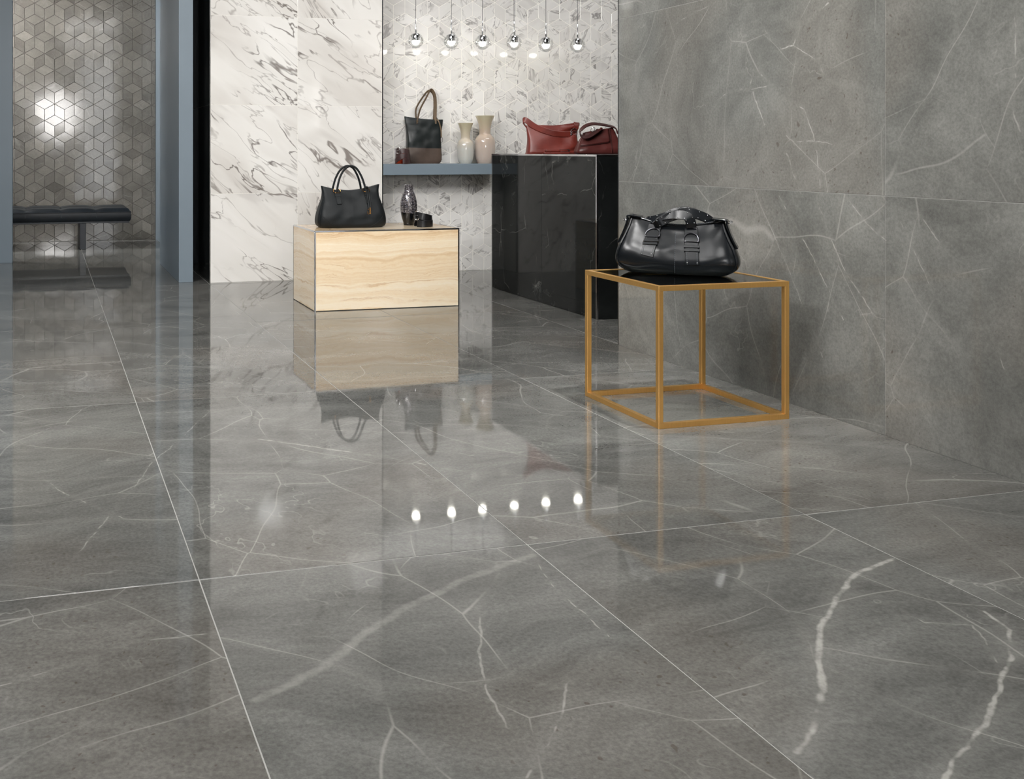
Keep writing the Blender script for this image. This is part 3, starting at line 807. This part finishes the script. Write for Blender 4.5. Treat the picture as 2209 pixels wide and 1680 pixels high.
# ---------------------------------------------------------------- bench
bn = empty('tufted_bench', (-1.10, 9.10, 0), 0, 'low blue black tufted leather bench before the grey mosaic', 'bench')
BL, BD = 1.845, 0.62
box('frame', (0.01, 0.01, 0.236), (BL - .01, BD - .01, 0.252), M['bench_steel'], bn, 0.002)
for x in (0.36, 1.395):
    box('leg', (x, 0.03, 0), (x + .055, BD - .03, 0.236), M['bench_steel'], bn, 0.003)
def cushion(nx=6, ny=2):
    V, F = [], []; N1, N2 = 108, 36
    cell = BL / nx; cd_ = BD / ny
    def top(x, y):
        fx = min(x % cell, cell - x % cell) / (cell / 2); fy = min(y % cd_, cd_ - y % cd_) / (cd_ / 2)
        ex = min(x, BL - x); ey = min(y, BD - y)
        edge = min(1.0, min(ex, ey) / 0.055)
        pill = (1 - (1 - min(1, fx * 1.6)) ** 2) if ex > cell * .5 else 1.0
        pilly = (1 - (1 - min(1, fy * 1.6)) ** 2) if ey > cd_ * .5 else 1.0
        return 0.337 + 0.034 * sqrt(max(0, 1 - (1 - edge) ** 2)) * (0.55 + 0.45 * min(pill, 1) * min(pilly, 1))
    for i in range(N1 + 1):
        for j in range(N2 + 1):
            x, y = BL * i / N1, BD * j / N2; V.append((x, y, top(x, y)))
    W = N2 + 1
    for i in range(N1):
        for j in range(N2): F.append((i * W + j, (i + 1) * W + j, (i + 1) * W + j + 1, i * W + j + 1))
    # band under the seam
    ringi = [i * W for i in range(N1 + 1)] + [N1 * W + j for j in range(1, N2 + 1)] + [i * W + N2 for i in range(N1 - 1, -1, -1)] + [j for j in range(N2 - 1, 0, -1)]
    prev = ringi
    cxm, cym = BL / 2, BD / 2
    for (out, z) in ((0.004, 0.326), (0.005, 0.30), (0.002, 0.268), (-0.006, 0.253)):
        cur = []
        for q in ringi:
            x, y, _ = V[q]
            dx = -out if x < 1e-6 else (out if x > BL - 1e-6 else 0); dy = -out if y < 1e-6 else (out if y > BD - 1e-6 else 0)
            cur.append(len(V)); V.append((x + dx, y + dy, z))
        n = len(cur)
        for k in range(n): F.append((prev[k], cur[k], cur[(k + 1) % n], prev[(k + 1) % n]))
        prev = cur
    F.append(tuple(prev))
    return V, F
V, F = cushion(); cu = mesh('cushion', V, F, M['leather_bench'], bn, True)
seam = [(-.003, -.003, .335), (BL + .003, -.003, .335), (BL + .003, BD + .003, .335), (-.003, BD + .003, .335)]
pts = []
for i in range(4):
    a, c = Vector(seam[i]), Vector(seam[(i + 1) % 4])
    pts += [a.lerp(c, k / 12) for k in range(12)]
tube('piping', pts, 0.004, M['leather_bench'], cu, 6, True)
for i in range(1, 6):
    for j in (1,):
        mesh_o = lathe('button', [(0.001, 0), (0.009, 0.001), (0.012, 0.004), (0.009, 0.007), (0.001, 0.008)], M['leather_bench'], cu, 12)
        mesh_o.location = (BL / 6 * i, BD / 2 * j, 0.352)
for i in range(1, 6):
    tube('seam', [(BL / 6 * i, -.0045, .333), (BL / 6 * i, -.006, .315), (BL / 6 * i, -.0055, .29)], 0.0016, M['thread'], cu, 6)

# ---------------------------------------------------------------- pendant lamps
order = ['first', 'second', 'third', 'fourth', 'fifth', 'sixth']
LX = [2.497, 2.763, 3.001, 3.245, 3.496, 3.750]; LZ = [1.656, 1.658, 1.659, 1.661, 1.656, 1.656]
def pendant():
    r0 = empty('pendant_lamp', (0, 0, 0))
    R = 0.0545
    g = lathe('glass_globe', [(0.0005, -R)] + [(R * cos(radians(a)), R * sin(radians(a))) for a in range(-85, 66, 6)] + [(0.024, 0.0485)], M['glass'], r0, 40, False)
    lathe('chrome_cap', [(0.028, 0.0), (0.0285, 0.002), (0.0285, 0.040), (0.026, 0.047), (0.018, 0.051), (0.006, 0.053)], M['chrome'], r0, 32)
    lathe('glowing_dome', [(0.0005, -0.031)] + [(0.0275 * cos(radians(a)), 0.031 * sin(radians(a))) for a in range(-80, 1, 10)], M['lamp'], r0, 28)
    lathe('collar', [(0.006, 0.053), (0.006, 0.072), (0.004, 0.074)], M['chrome'], r0, 16)
    lathe('stem', [(0.0038, 0.074), (0.0038, 0.152), (0.002, 0.156)], M['chrome'], r0, 12)
    tube('cable', [(0, 0, 0.155), (0, 0, 0.8), (0, 0, CEIL - 1.676)], 0.0021, M['cable'], r0, 8)
    lathe('canopy', [(0.03, CEIL - 1.676 - .0), (0.03, CEIL - 1.68 + .022)], M['chrome'], r0, 24)
    return r0
proto = pendant()
for i, (x, z) in enumerate(zip(LX, LZ)):
    if i == 0: r0 = proto
    else:
        r0 = proto.copy(); COL.objects.link(r0)
        for ch in list(proto.children):
            c = ch.copy(); COL.objects.link(c); c.parent = r0
    r0.location = (x, 6.50, z); r0.rotation_euler = (0, 0, i * 0.9)
    tag(r0, 'clear glass globe pendant lamp with chrome cap, %s from the white slab wall' % order[i], 'lamp', 'glass globe pendant lamps before the niche')

# ---------------------------------------------------------------- opal vases
def vase(name, prof, mat, loc, label):
    o = lathe(name, prof, mat, None, 56); o.location = loc
    return tag(o, label, 'vase')
def vprof(h, k):
    # (radius, height fraction) outer wall then lip and inner wall
    sp = spline1([0, .03, .12, .28, .42, .52, .575, .60, .63, .70, .80, .90, 1.0], [.70, .78, .92, 1.0, .985, .90, .72, .575, .54, .54, .60, .74, .93])
    out = [(k * sp(i / 48), h * i / 48) for i in range(49)]
    inn = [(k * sp(i / 48) - .004, h * i / 48) for i in range(47, 28, -1)]
    return out + inn
v1 = vase('opal_vase', vprof(0.296, 0.0615), M['opal_grey'], (2.965, 6.715, SZ1), 'shorter grey white opal glass vase with flared neck on the shelf')
v2 = vase('opal_vase', vprof(0.350, 0.0755), M['opal_pink'], (3.119, 6.715, SZ1), 'taller blush opal glass vase with flared neck at the shelf end')
# pearl mosaic vase on the plinth
sp = spline1([0, .04, .2, .38, .52, .66, .78, .84, .88, .94, 1.0], [.030, .0305, .042, .050, .0505, .045, .036, .0285, .0268, .027, .0278])
pv = lathe('mosaic_vase', [(sp(i / 44), .242 * i / 44) for i in range(45)] + [(.024, .240), (.022, .215), (.022, .19)], M['pearl'], None, 48)
pv.location = (2.100, 5.585, PZ)
tag(pv, 'black vase inlaid with columns of small pearly squares on the plinth', 'vase')

# ---------------------------------------------------------------- coiled belts
def belt(name, loc, r, wdt, turns, mat, lining, metal, label, tilt, rz, cat='belt'):
    e = empty(name, loc, rz, label, cat)
    path, side, lin = [], [], []
    n = int(turns * 44)
    for i in range(n + 1):
        q = i / n; a = 2 * pi * turns * q
        layer = a / (2 * pi)
        k = int(min(layer, turns - 1e-6)); fr = layer - k
        step = min(k + max(0, (fr - .80) / .20), math.ceil(turns) - 1)      # climbs on to the next coil near the end of each turn
        rr = r * (1 - .055 * step) + .004 * sin(2 * a + 1)
        z = wdt / 2 + step * wdt * .93
        tl = tilt * min(step, turns - 1)
        z += tl * rr * cos(a + .6)
        path.append(Vector((rr * cos(a), rr * sin(a) * .92, z))); side.append(Vector((-.10 * cos(a) * step * .6, -.10 * sin(a) * step * .6, 1)))
    zmin = min(p.z for p in path) - wdt / 2
    for p in path: p.z -= min(0, zmin)
    ribbon('strap', path, side, wdt, .0042, mat, e)
    if lining:
        ribbon('lining', [Vector((p.x * (1 - .0034 / r), p.y * (1 - .0034 / r), p.z)) for p in path], side, wdt * .92, .001, lining, e)
    # buckle on the outermost coil end
    p = path[-1]; a = 2 * pi * turns
    T = Vector((-sin(a), cos(a), 0)); N = Vector((cos(a), sin(a), 0)); U = Vector((0, 0, 1)); c0 = p + N * .004
    hw, hh = .010, wdt * .52
    ring = [c0 + T * x + U * z for x, z in ((-hw, -hh), (hw, -hh), (hw, hh), (-hw, hh))]
    bk = tube('buckle', catmull(ring, 5, True), .0021, metal, e, 8, True)
    tube('buckle_pin', [c0 - T * hw + N * .002, c0 + N * .0045, c0 + T * hw + N * .002], .0014, metal, bk, 6)
    ribbon('keeper_loop', [path[-8] + N * .003 + U * (wdt * .6 * s) for s in (-1, 0, 1)], (path[-7] - path[-9]).normalized(), .008, .003, mat, e)
    return e
belt('coiled_belt', (2.466, 6.678, SZ1), .061, .036, 2.9, M['belt_brown'], M['belt_orange'], M['chrome'], 'dark brown coiled belt with orange lining on the shelf', .10, radians(-110))
belt('coiled_belt', (2.142, 5.455, PZ), .060, .040, 2.0, M['belt_black'], None, M['chrome'], 'black leather belt coiled on the plinth beside the pearly vase', .22, radians(215))

# ---------------------------------------------------------------- black leather satchel on the gold table
def dring(c, ux, uz, r, mat, parent, rad=.0022, name='ring', half=False):
    pts = []
    n = 24
    for i in range(n):
        t = 2 * pi * i / n; s = sin(t)
        if half and s < -.35: s = -.35
        pts.append(Vector(c) + Vector(ux) * (r * cos(t)) + Vector(uz) * (r * s))
    return tube(name, pts, rad, mat, parent, 8, True)
def stud(p, r, mat, parent, name='stud'):
    o = lathe(name, [(r * cos(radians(a)), r * sin(radians(a))) for a in range(-60, 90, 25)] + [(.0001, r)], mat, parent, 10); o.location = p; return o
def tab(L, x0, x1, v0, v1, width, mat, parent, name='strap_tab', off=.0035, thick=.004, n=10):
    path = [L.front(x0 + (x1 - x0) * i / n, v0 + (v1 - v0) * i / n, off) for i in range(n + 1)]
    return ribbon(name, path, (1, 0, 0), width, thick, mat, parent), path
def stitch_line(pts, mat, parent, rad=.0007, name='stitching'):
    V, F = [], []
    P = [Vector(p) for p in pts]
    L = 0
    for a, c in zip(P[:-1], P[1:]):
        n = max(1, int((c - a).length / .006))
        for k in range(n):
            v, f = tube_data([a.lerp(c, (k + .15) / n), a.lerp(c, (k + .75) / n)], rad, 5); bb = len(V)
            V += v; F += [tuple(q + bb for q in ff) for ff in f]
    o = mesh(name, V, F, mat, parent); o['kind'] = 'stuff'; return o

sa = empty('satchel', (2.172, 3.085, TZ), radians(-40.5), 'glossy black leather satchel with two buckled straps on the gold table', 'bag')
wS = spline1([0, .04, .12, .25, .45, .65, .85, 1.0], [.150, .174, .198, .207, .197, .178, .163, .157])
dS = spline1([0, .05, .15, .30, .5, .7, .88, 1.0], [.058, .070, .078, .080, .068, .050, .032, .016])
HS = lambda x: .166 + .034 * min(1.0, abs(x / .165)) ** 2.0 - .006 * (x / .2)
LS = Loft(wS, dS, HS, 4.2, wrinkle(.006, 9, 3.0))
body = LS.build('body', M['leather_black'], sa, nv=34, nt=120)
uxc = .5 ** (1 / 4.2) * 1.06
for sx in (-1, 1):
    ux = sx * .955; uy = -(1 - abs(ux) ** 4.2) ** (1 / 4.2)
    for o_ in (0, .012):
        ux = sx * (.945 + o_); uy = -(1 - abs(ux) ** 4.2) ** (1 / 4.2)
        path = [LS.pt(ux, uy, v / 30) + Vector((sx * .001, -.0015, .0012)) for v in range(0, 30)]
        tube('piping', path, .0026, M['leather_black'], sa, 8)
stitch_line([LS.front(.0, v / 24, .0008) for v in range(1, 22)], M['thread'], sa)
# zip band along the dipped top
zp = [Vector((x, 0, HS(x) + .0035)) for x in [-.150 + .03 * i for i in range(11)]]
ribbon('zip_band', zp, (0, 1, 0), .030, .005, M['leather_black'], sa)
stitch_line([p + Vector((0, -.011, .0032)) for p in zp], M['thread'], sa)
tube('zip', [p + Vector((0, 0, .003)) for p in zp], .0016, M['steel'], sa, 6)
for x0, x1, vb, nm in ((-.092, -.070, .36, 0), (.058, .050, .24, 1)):
    tb, path = tab(LS, x0, x1, vb, .97, .044, M['leather_black'], sa)
    for s in (-1, 1):
        stitch_line([p + Vector((s * .016, -.0026, 0)) for p in path[:7]], M['thread'], tb)
        stud(path[0] + Vector((s * .016, -.0025, .007)), .0022, M['chrome'], tb)
    m = path[7]; up = (path[8] - path[6]).normalized()
    for k in (4, 5):
        kp = path[k]; ribbon('keeper_loop', [kp + Vector((s * .025, -.0035, 0)) for s in (-1, -.5, 0, .5, 1)], up, .010, .004, M['leather_black'], tb)
    dring(m + Vector((0, -.0045, 0)), (1, 0, 0), up, .024, M['steel'], sa, .0023, 'buckle', True)
# the two studded straps crossing above the bag
def strap(pts, side0, side1, width=.034):
    P = catmull(pts, 8); n = len(P)
    S_ = [Vector(side0).lerp(Vector(side1), i / (n - 1)) for i in range(n)]
    o = ribbon('carry_strap', P, S_, width, .006, M['leather_black'], sa)
    for i in range(5, n - 4, 5):
        T = (P[i + 1] - P[i - 1]).normalized(); s = (S_[i] - T * S_[i].dot(T)).normalized(); N = T.cross(s)
        if N.y > 0: N = -N
        for q in (-1, 1):
            stud(P[i] + s * (q * width * .33) + N * .0035, .0019, M['chrome'], o)
    return o
strap([(.050, -.030, .165), (.047, -.034, .190), (.030, -.030, .207), (-.020, -.026, .206), (-.075, -.012, .188), (-.105, .012, .180), (-.09, .03, .165)], (1, 0, .2), (0, .5, 1))
strap([(-.072, -.040, .168), (-.050, -.030, .184), (-.012, -.022, .203), (.035, -.012, .215), (.082, .004, .204), (.112, .016, .186), (.118, .026, .178)], (.5, 0, 1), (0, .6, 1))
strap([(-.06, .024, .172), (-.03, .016, .206), (.015, .006, .222), (.060, .004, .216), (.085, .012, .200)], (0, .3, 1), (0, .6, 1), .028)
for sx in (-1, 1):
    fl = [LS.side(sx, 0, v, .005) for v in (1.0, .93, .82, .70, .60, .50)]
    fl = [Vector((sx * .118, 0, .196))] + fl
    fp = ribbon('end_flap', catmull(fl, 4), (0, 1, 0), .064 if sx > 0 else .058, .006, M['leather_black'], sa)
    dring(Vector((sx * .172, -.004, .186)), (1, 0, .2), (0, .9, .3), .010, M['chrome'], sa, .0018, 'end_ring')

# ---------------------------------------------------------------- soft black tote on the plinth
bt = empty('handbag', (1.722, 5.545, PZ), radians(-4), 'soft black handbag with upright round handles and gold buckles on the plinth', 'bag')
wT = spline1([0, .04, .12, .25, .45, .68, .85, 1.0], [.180, .196, .203, .201, .190, .172, .168, .174])
dT = spline1([0, .05, .15, .3, .55, .8, .93, 1.0], [.084, .094, .098, .096, .074, .044, .028, .022])
HT = lambda x: .214 + .030 * min(1.0, abs(x / .17)) ** 1.7 + .004 * x / .17
LT = Loft(wT, dT, HT, 4.6, wrinkle(.009, 8, 11.0))
LT.build('body', M['leather_soft'], bt, nv=36, nt=120)
for sx in (-1, 1):
    ux = sx * .965; uy = -(1 - abs(ux) ** 4.6) ** (1 / 4.6)
    tube('piping', [LT.pt(ux, uy, v / 30) + Vector((0, -.001, .001)) for v in range(1, 26)], .0024, M['leather_soft'], bt, 8)
    # corner patch seam
    tube('corner_seam', [LT.front(sx * (.198 - .12 * q), .36 * (1 - q) ** 1.8 + .02, .0006) for q in [i / 12 for i in range(13)]], .0011, M['leather_soft'], bt, 6)
for k, x in enumerate((-.088, .086)):
    tb, path = tab(LT, x + .010 * (1 if k == 0 else 1), x, .62, .97, .028, M['leather_soft'], bt)
    up = (path[9] - path[7]).normalized(); c = path[9] + Vector((0, -.004, .004))
    bk = tube('buckle', catmull([c + Vector((a, 0, 0)) + up * q for a, q in ((-.017, -.010), (.017, -.010), (.017, .010), (-.017, .010))], 4, True), .0017, M['buckle_gold'], bt, 6, True)
    ribbon('keeper_loop', [path[6] + Vector((s * .016, -.003, 0)) for s in (-1, 0, 1)], up, .010, .003, M['leather_soft'], tb)
def handle(y, dx):
    pts = [(-.088 + dx, y * 1.3 - .0, .206), (-.084 + dx, y * 1.2, .235), (-.070 + dx, y, .285), (-.045 + dx, y * .8, .330), (-.010 + dx, y * .6, .354), (.028 + dx, y * .6, .345), (.058 + dx, y * .8, .300), (.076 + dx, y, .250), (.084 + dx, y * 1.25, .208)]
    return tube('handle', catmull(pts, 6), .0062, M['leather_soft'], bt, 12)
handle(-.026, .002); handle(.026, -.010)
# hanging fob
x = .088
fp = [LT.front(x, .99, .010), LT.front(x + .001, .85, .012), LT.front(x + .002, .70, .011), LT.front(x + .002, .50, .010)]
fob = ribbon('fob_strap', catmull(fp, 5), (1, 0, 0), .008, .003, M['leather_soft'], bt)
ribbon('fob_strap', [p + Vector((.010, .001, 0)) for p in catmull(fp, 5)], (1, 0, .1), .007, .003, M['leather_soft'], bt)
tube('fob_knot', [fp[0] + Vector((-.012, 0, .006)), fp[0] + Vector((0, -.002, .009)), fp[0] + Vector((.012, 0, .006))], .006, M['leather_soft'], bt, 8)
c = fp[-1] + Vector((.002, -.003, -.010))
box('fob_plate', (c.x + .001, c.y - .001, c.z - .024), (c.x + .005, c.y + .002, c.z + .014), M['buckle_gold'], bt)
box('fob_plate', (c.x + .0065, c.y - .001, c.z - .024), (c.x + .0085, c.y + .002, c.z + .014), M['buckle_gold'], bt)
tube('fob_hook', [(c.x + .001, c.y, c.z - .023), (c.x - .009, c.y, c.z - .023), (c.x - .010, c.y, c.z - .008)], .0016, M['buckle_gold'], bt, 6)
stud((c.x - .006, c.y, c.z + .004), .0026, M['buckle_gold'], bt, 'fob_bead')

# ---------------------------------------------------------------- two-tone tote on the shelf
to = empty('shopper_tote', (2.668, 6.786, SZ1), radians(-5), 'tall dark green black tote with brown base and long taupe handles on the shelf', 'bag')
wO = spline1([0, .05, .15, .34, .6, .85, 1.0], [.112, .126, .131, .128, .128, .138, .144])
dO = spline1([0, .06, .2, .5, .8, 1.0], [.038, .043, .045, .040, .026, .018])
HO = lambda x: .325 + .006 * abs(x / .13) ** 2 - .010 * x / .13
LO = Loft(wO, dO, HO, 5.0, wrinkle(.006, 9, 21.0, .1))
LO.build('base_panel', M['leather_brown'], to, 0.0, .345, nv=14, nt=100)
LO.build('upper_panel', M['leather_tote'], to, .345, .86, nv=24, nt=100)
LO2 = Loft(lambda v: wO(v) + .0012, lambda v: dO(v) + .0012, HO, 5.0, wrinkle(.006, 9, 21.0, .1))
LO2.build('top_band', M['leather_tote'], to, .85, 1.0, nv=8, nt=100)
def tote_handle(y, z1, dx):
    P = catmull([(-.055, y, .290), (-.052, y, .325), (-.030 + dx, y * .9, .40), (.015 + dx, y * .7, .48), (.050 + dx * .4, y * .6, z1), (.078, y * .7, .505), (.086, y * .8, .44), (.084, y * .9, .36), (.082, y, .322), (.082, y, .290)], 7)
    sd = []
    for i in range(len(P)):
        T = (P[min(i + 1, len(P) - 1)] - P[max(i - 1, 0)]).normalized()
        sd.append(Vector((T.z, 0, -T.x)) * 0.75 + Vector((0, 0.65, 0)))
    return ribbon('handle', P, sd, .017, .0045, M['leather_tan'], to)
h1 = tote_handle(-.024, .540, 0.0); tote_handle(.016, .532, -.022)
for x in (-.054, .082):
    for v in (.90, .955):
        stud(LO2.front(x, v, .008), .0028, M['chrome'], to)
ribbon('tag_strap', catmull([LO2.front(.095, 1.0, .006) + Vector((0, .01, .004)), LO2.front(.108, .93, .008), LO2.front(.122, .76, .008), LO2.front(.123, .60, .008)], 6), (1, 0, .3), .009, .003, M['leather_tan'], to)
cc = LO.front(.124, .54, .010)
tube('tag_clip', catmull([cc + Vector((a, 0, q)) for a, q in ((-.006, -.016), (.007, -.016), (.007, .014), (-.006, .014))], 4, True), .0016, M['chrome'], to, 6, True)
ribbon('zip_pull', [(.100, -.005, .322), (.092, -.006, .336), (.080, -.008, .352)], (.6, 0, .5), .012, .003, M['leather_tote'], to)

# ---------------------------------------------------------------- red shoulder bag and wallet on the counter
ra = empty('shoulder_bag', (2.985, 5.470, CZ), radians(-16), 'slouchy brick red leather shoulder bag with chrome rings on the counter', 'bag')
wA = spline1([0, .05, .2, .5, .75, 1.0], [.163, .158, .153, .149, .153, .158])
dA = spline1([0, .06, .2, .5, .8, 1.0], [.050, .056, .054, .042, .026, .014])
def HA(x): return .170 + .018 * max(0, x / .15) ** 1.3 + .004 * max(0, -x / .15)
def dispA(p, v, ux, uy):
    k = max(0.0, min(1.0, (v - .05) / .12)); s = -1 if uy < 0 else 1
    r = noise.noise(Vector((p.x * 9 + 31, p.z * 10, 0.3 * s)))
    right = max(0.0, min(1.0, (p.x - .03) / .09))
    fold = sin(p.z * 62 - p.x * 26 + 1.3 * sin(p.z * 40)) * right
    return Vector(((.005 * sin(p.z * 42) * right * (1 if ux > 0 else 0)), s * (r * .007 + fold * .0105) * k, 0))
LA = Loft(wA, dA, HA, 4.4, dispA)
LA.build('body', M['leather_red'], ra, nv=40, nt=120)
stp = [(-.155, .018, .165), (-.176, .004, .198), (-.165, -.016, .206)]
P = catmull(stp + [tuple(LA.front(-.115, .98, .012)), tuple(LA.front(-.06, .84, .012)), tuple(LA.front(.0, .735, .010)), tuple(LA.front(.06, .68, .010)), tuple(LA.front(.104, .665, .010))], 7)
S_ = [Vector((0, 1, .4)).lerp(Vector((.12, -.1, 1)), min(1, i / 18)) for i in range(len(P))]
ribbon('shoulder_strap', P, S_, .034, .006, M['leather_red'], ra)
rc = LA.front(.126, .69, .014)
for dz, r in ((.006, .020), (-.008, .019)):
    dring(rc + Vector((0, 0, dz)), (1, 0, 0), (0, -.25, 1), r, M['chrome'], ra, .0019)
P2 = catmull([tuple(LA.front(.120, .72, .012)), tuple(LA.front(.135, .86, .012)), (.140, -.016, .186), (.148, .004, .188), (.154, .014, .172)], 6)
ribbon('strap_loop', P2, (1, .2, -.1), .030, .005, M['leather_red'], ra)
ribbon('top_edge', [Vector((x, 0, HA(x) + .001)) for x in [-.14 + .028 * i for i in range(11)]], (0, 1, 0), .022, .005, M['leather_red'], ra)

wa = empty('wallet', (2.945, 5.355, CZ), radians(-16), 'small folded red leather wallet lying before the slouchy red bag', 'wallet')
def slab(name, x0, x1, y0, y1, z0, z1, mat, parent, bev):
    return box(name, (x0, y0, z0), (x1, y1, z1), mat, parent, bev)
slab('back_half', -.070, .076, -.022, .022, 0, .012, M['leather_red'], wa, .004)
slab('front_half', -.062, .022, -.026, .018, .0125, .027, M['leather_red'], wa, .005)
P = catmull([(.022, -.024, .014), (.070, -.024, .014), (.079, -.024, .020), (.070, -.024, .026), (.020, -.024, .026)], 6)
ribbon('fold', [p + Vector((0, .022, 0)) for p in P], (0, 1, 0), .040, .003, M['leather_wine_dark'], wa)

# ---------------------------------------------------------------- wine satchel on the counter
rb = empty('flap_handbag', (3.060, 5.080, CZ), radians(-16), 'wine brown leather flap handbag with looped handle beside the grey slab wall', 'bag')
wB = spline1([0, .06, .18, .4, .7, .9, 1.0], [.118, .128, .130, .121, .103, .090, .084])
dB = spline1([0, .06, .2, .5, .8, 1.0], [.054, .062, .062, .046, .026, .014])
def HB(x): return .138 + .020 * (x / .11)
LB = Loft(wB, dB, HB, 4.2, wrinkle(.005, 12, 44.0))
LB.build('body', M['leather_wine'], rb, nv=34, nt=110)
# front flap
V, F = [], []
nx, nz = 20, 14
for i in range(nx + 1):
    for j in range(nz + 1):
        q = i / nx; v = .40 + .07 * q + (1.0 - .40 - .07 * q) * j / nz
        x = -wB(v) * .93 + (wB(v) * .93 + .052) * q
        V.append(LB.front(x, v, .0065))
for i in range(nx):
    for j in range(nz): F.append((i * (nz + 1) + j, (i + 1) * (nz + 1) + j, (i + 1) * (nz + 1) + j + 1, i * (nz + 1) + j + 1))
fo = mesh('flap', V, F, M['leather_wine'], rb, True)
md = fo.modifiers.new('thick', 'SOLIDIFY'); md.thickness = .005; md.offset = 1
tube('flap_edge', [LB.front(-wB(.40 + .07 * q) * .93 + (wB(.40 + .07 * q) * .93 + .052) * q, .40 + .07 * q - .01, .006) for q in [i / 14 for i in range(15)]], .0022, M['leather_wine_dark'], rb, 6)
tube('gusset_seam', [LB.front(.062, v / 20, .002) for v in range(1, 20)], .0034, M['leather_wine_dark'], rb, 6)
# looped handle
P = catmull([(.110, -.006, .118), (.098, -.010, .148), (.066, -.018, .160), (.010, -.024, .170), (-.040, -.030, .173), (-.085, -.040, .158), (-.112, -.052, .128), (-.104, -.062, .100), (-.070, -.062, .100), (-.030, -.052, .122), (-.004, -.040, .140)], 7)
S_ = [Vector((.1, 1, .25)).lerp(Vector((.2, 1, .7)), min(1, i / 40)) for i in range(len(P))]
ribbon('handle', P, S_, .030, .006, M['leather_wine_dark'], rb)
dring(Vector((-.044, -.058, .140)), (.8, -.2, .3), (0, -.3, .9), .013, M['chrome'], rb, .0017)
tube('handle_end', [(-.010, -.044, .134), (.008, -.040, .142), (.010, -.038, .150)], .008, M['leather_wine'], rb, 8)

# ---------------------------------------------------------------- unseen fittings: ceiling lamps added for light, lit box read off the mosaic glare
for k, (x, y) in enumerate(FILL_PANELS):
    e = empty('fill_panel', (x, y, CEIL), 0, ('square flush ceiling light panel added out of view, %s of four' % order[k]), 'light', 'added ceiling light panels')
    for a, c in (((-.6, -.6), (.6, -.56)), ((-.6, .56), (.6, .6)), ((-.6, -.56), (-.56, .56)), ((.56, -.56), (.6, .56))):
        box('frame_bar', (a[0], a[1], -.03), (c[0], c[1], 0), M['plaster'], e)
    box('diffuser', (-.56, -.56, -.02), (.56, .56, -.012), M['panel'], e)
lb = empty('light_box', (0.26, Y0, 1.70), 0, 'square lit box hung on the shopfront wall behind the viewer', 'light')
box('case', (-.42, 0.001, -.47), (.42, .05, .47), M['steel'], lb)
box('lit_face', (-.40, .0505, -.45), (.40, .054, .45), M['lightbox'], lb)
for k, (l, tg, sx, sy, p) in enumerate(FILL_WASH):
    e = empty('fill_washer', l, 0, 'long ceiling washer lamp added as unseen fill, %s of four' % order[k], 'light', 'added ceiling washers')
    o = box('housing', (-sx / 2 - .02, -sy / 2 - .02, .006), (sx / 2 + .02, sy / 2 + .02, .05), M['steel'], e, .004)
    o.rotation_euler = (Vector(tg) - Vector(l)).to_track_quat('-Z', 'Y').to_euler()
    tube('hanger', [(0, 0, .02), (0, 0, CEIL - l[2])], .008, M['steel'], e, 8)
for k, (l, tg, p, c) in enumerate(ADDED_SPOTS):
    d = (Vector(tg) - Vector(l)).normalized()
    e = empty('added_spotlight', (l[0], l[1], CEIL), 0, 'small black ceiling spotlight added out of view, %s of four' % order[k], 'light', 'added ceiling spotlights')
    o = lathe('can', [(.045, 0), (.045, .11), (.02, .125)], M['steel'], e, 20)
    o.rotation_euler = d.to_track_quat('-Z', 'Y').to_euler()
    o.location = Vector((0, 0, l[2] - CEIL)) - d * .07 * -1 * -1
    tube('arm', [(0, 0, 0), (0, 0, l[2] - CEIL + .04)], .008, M['steel'], e, 8)
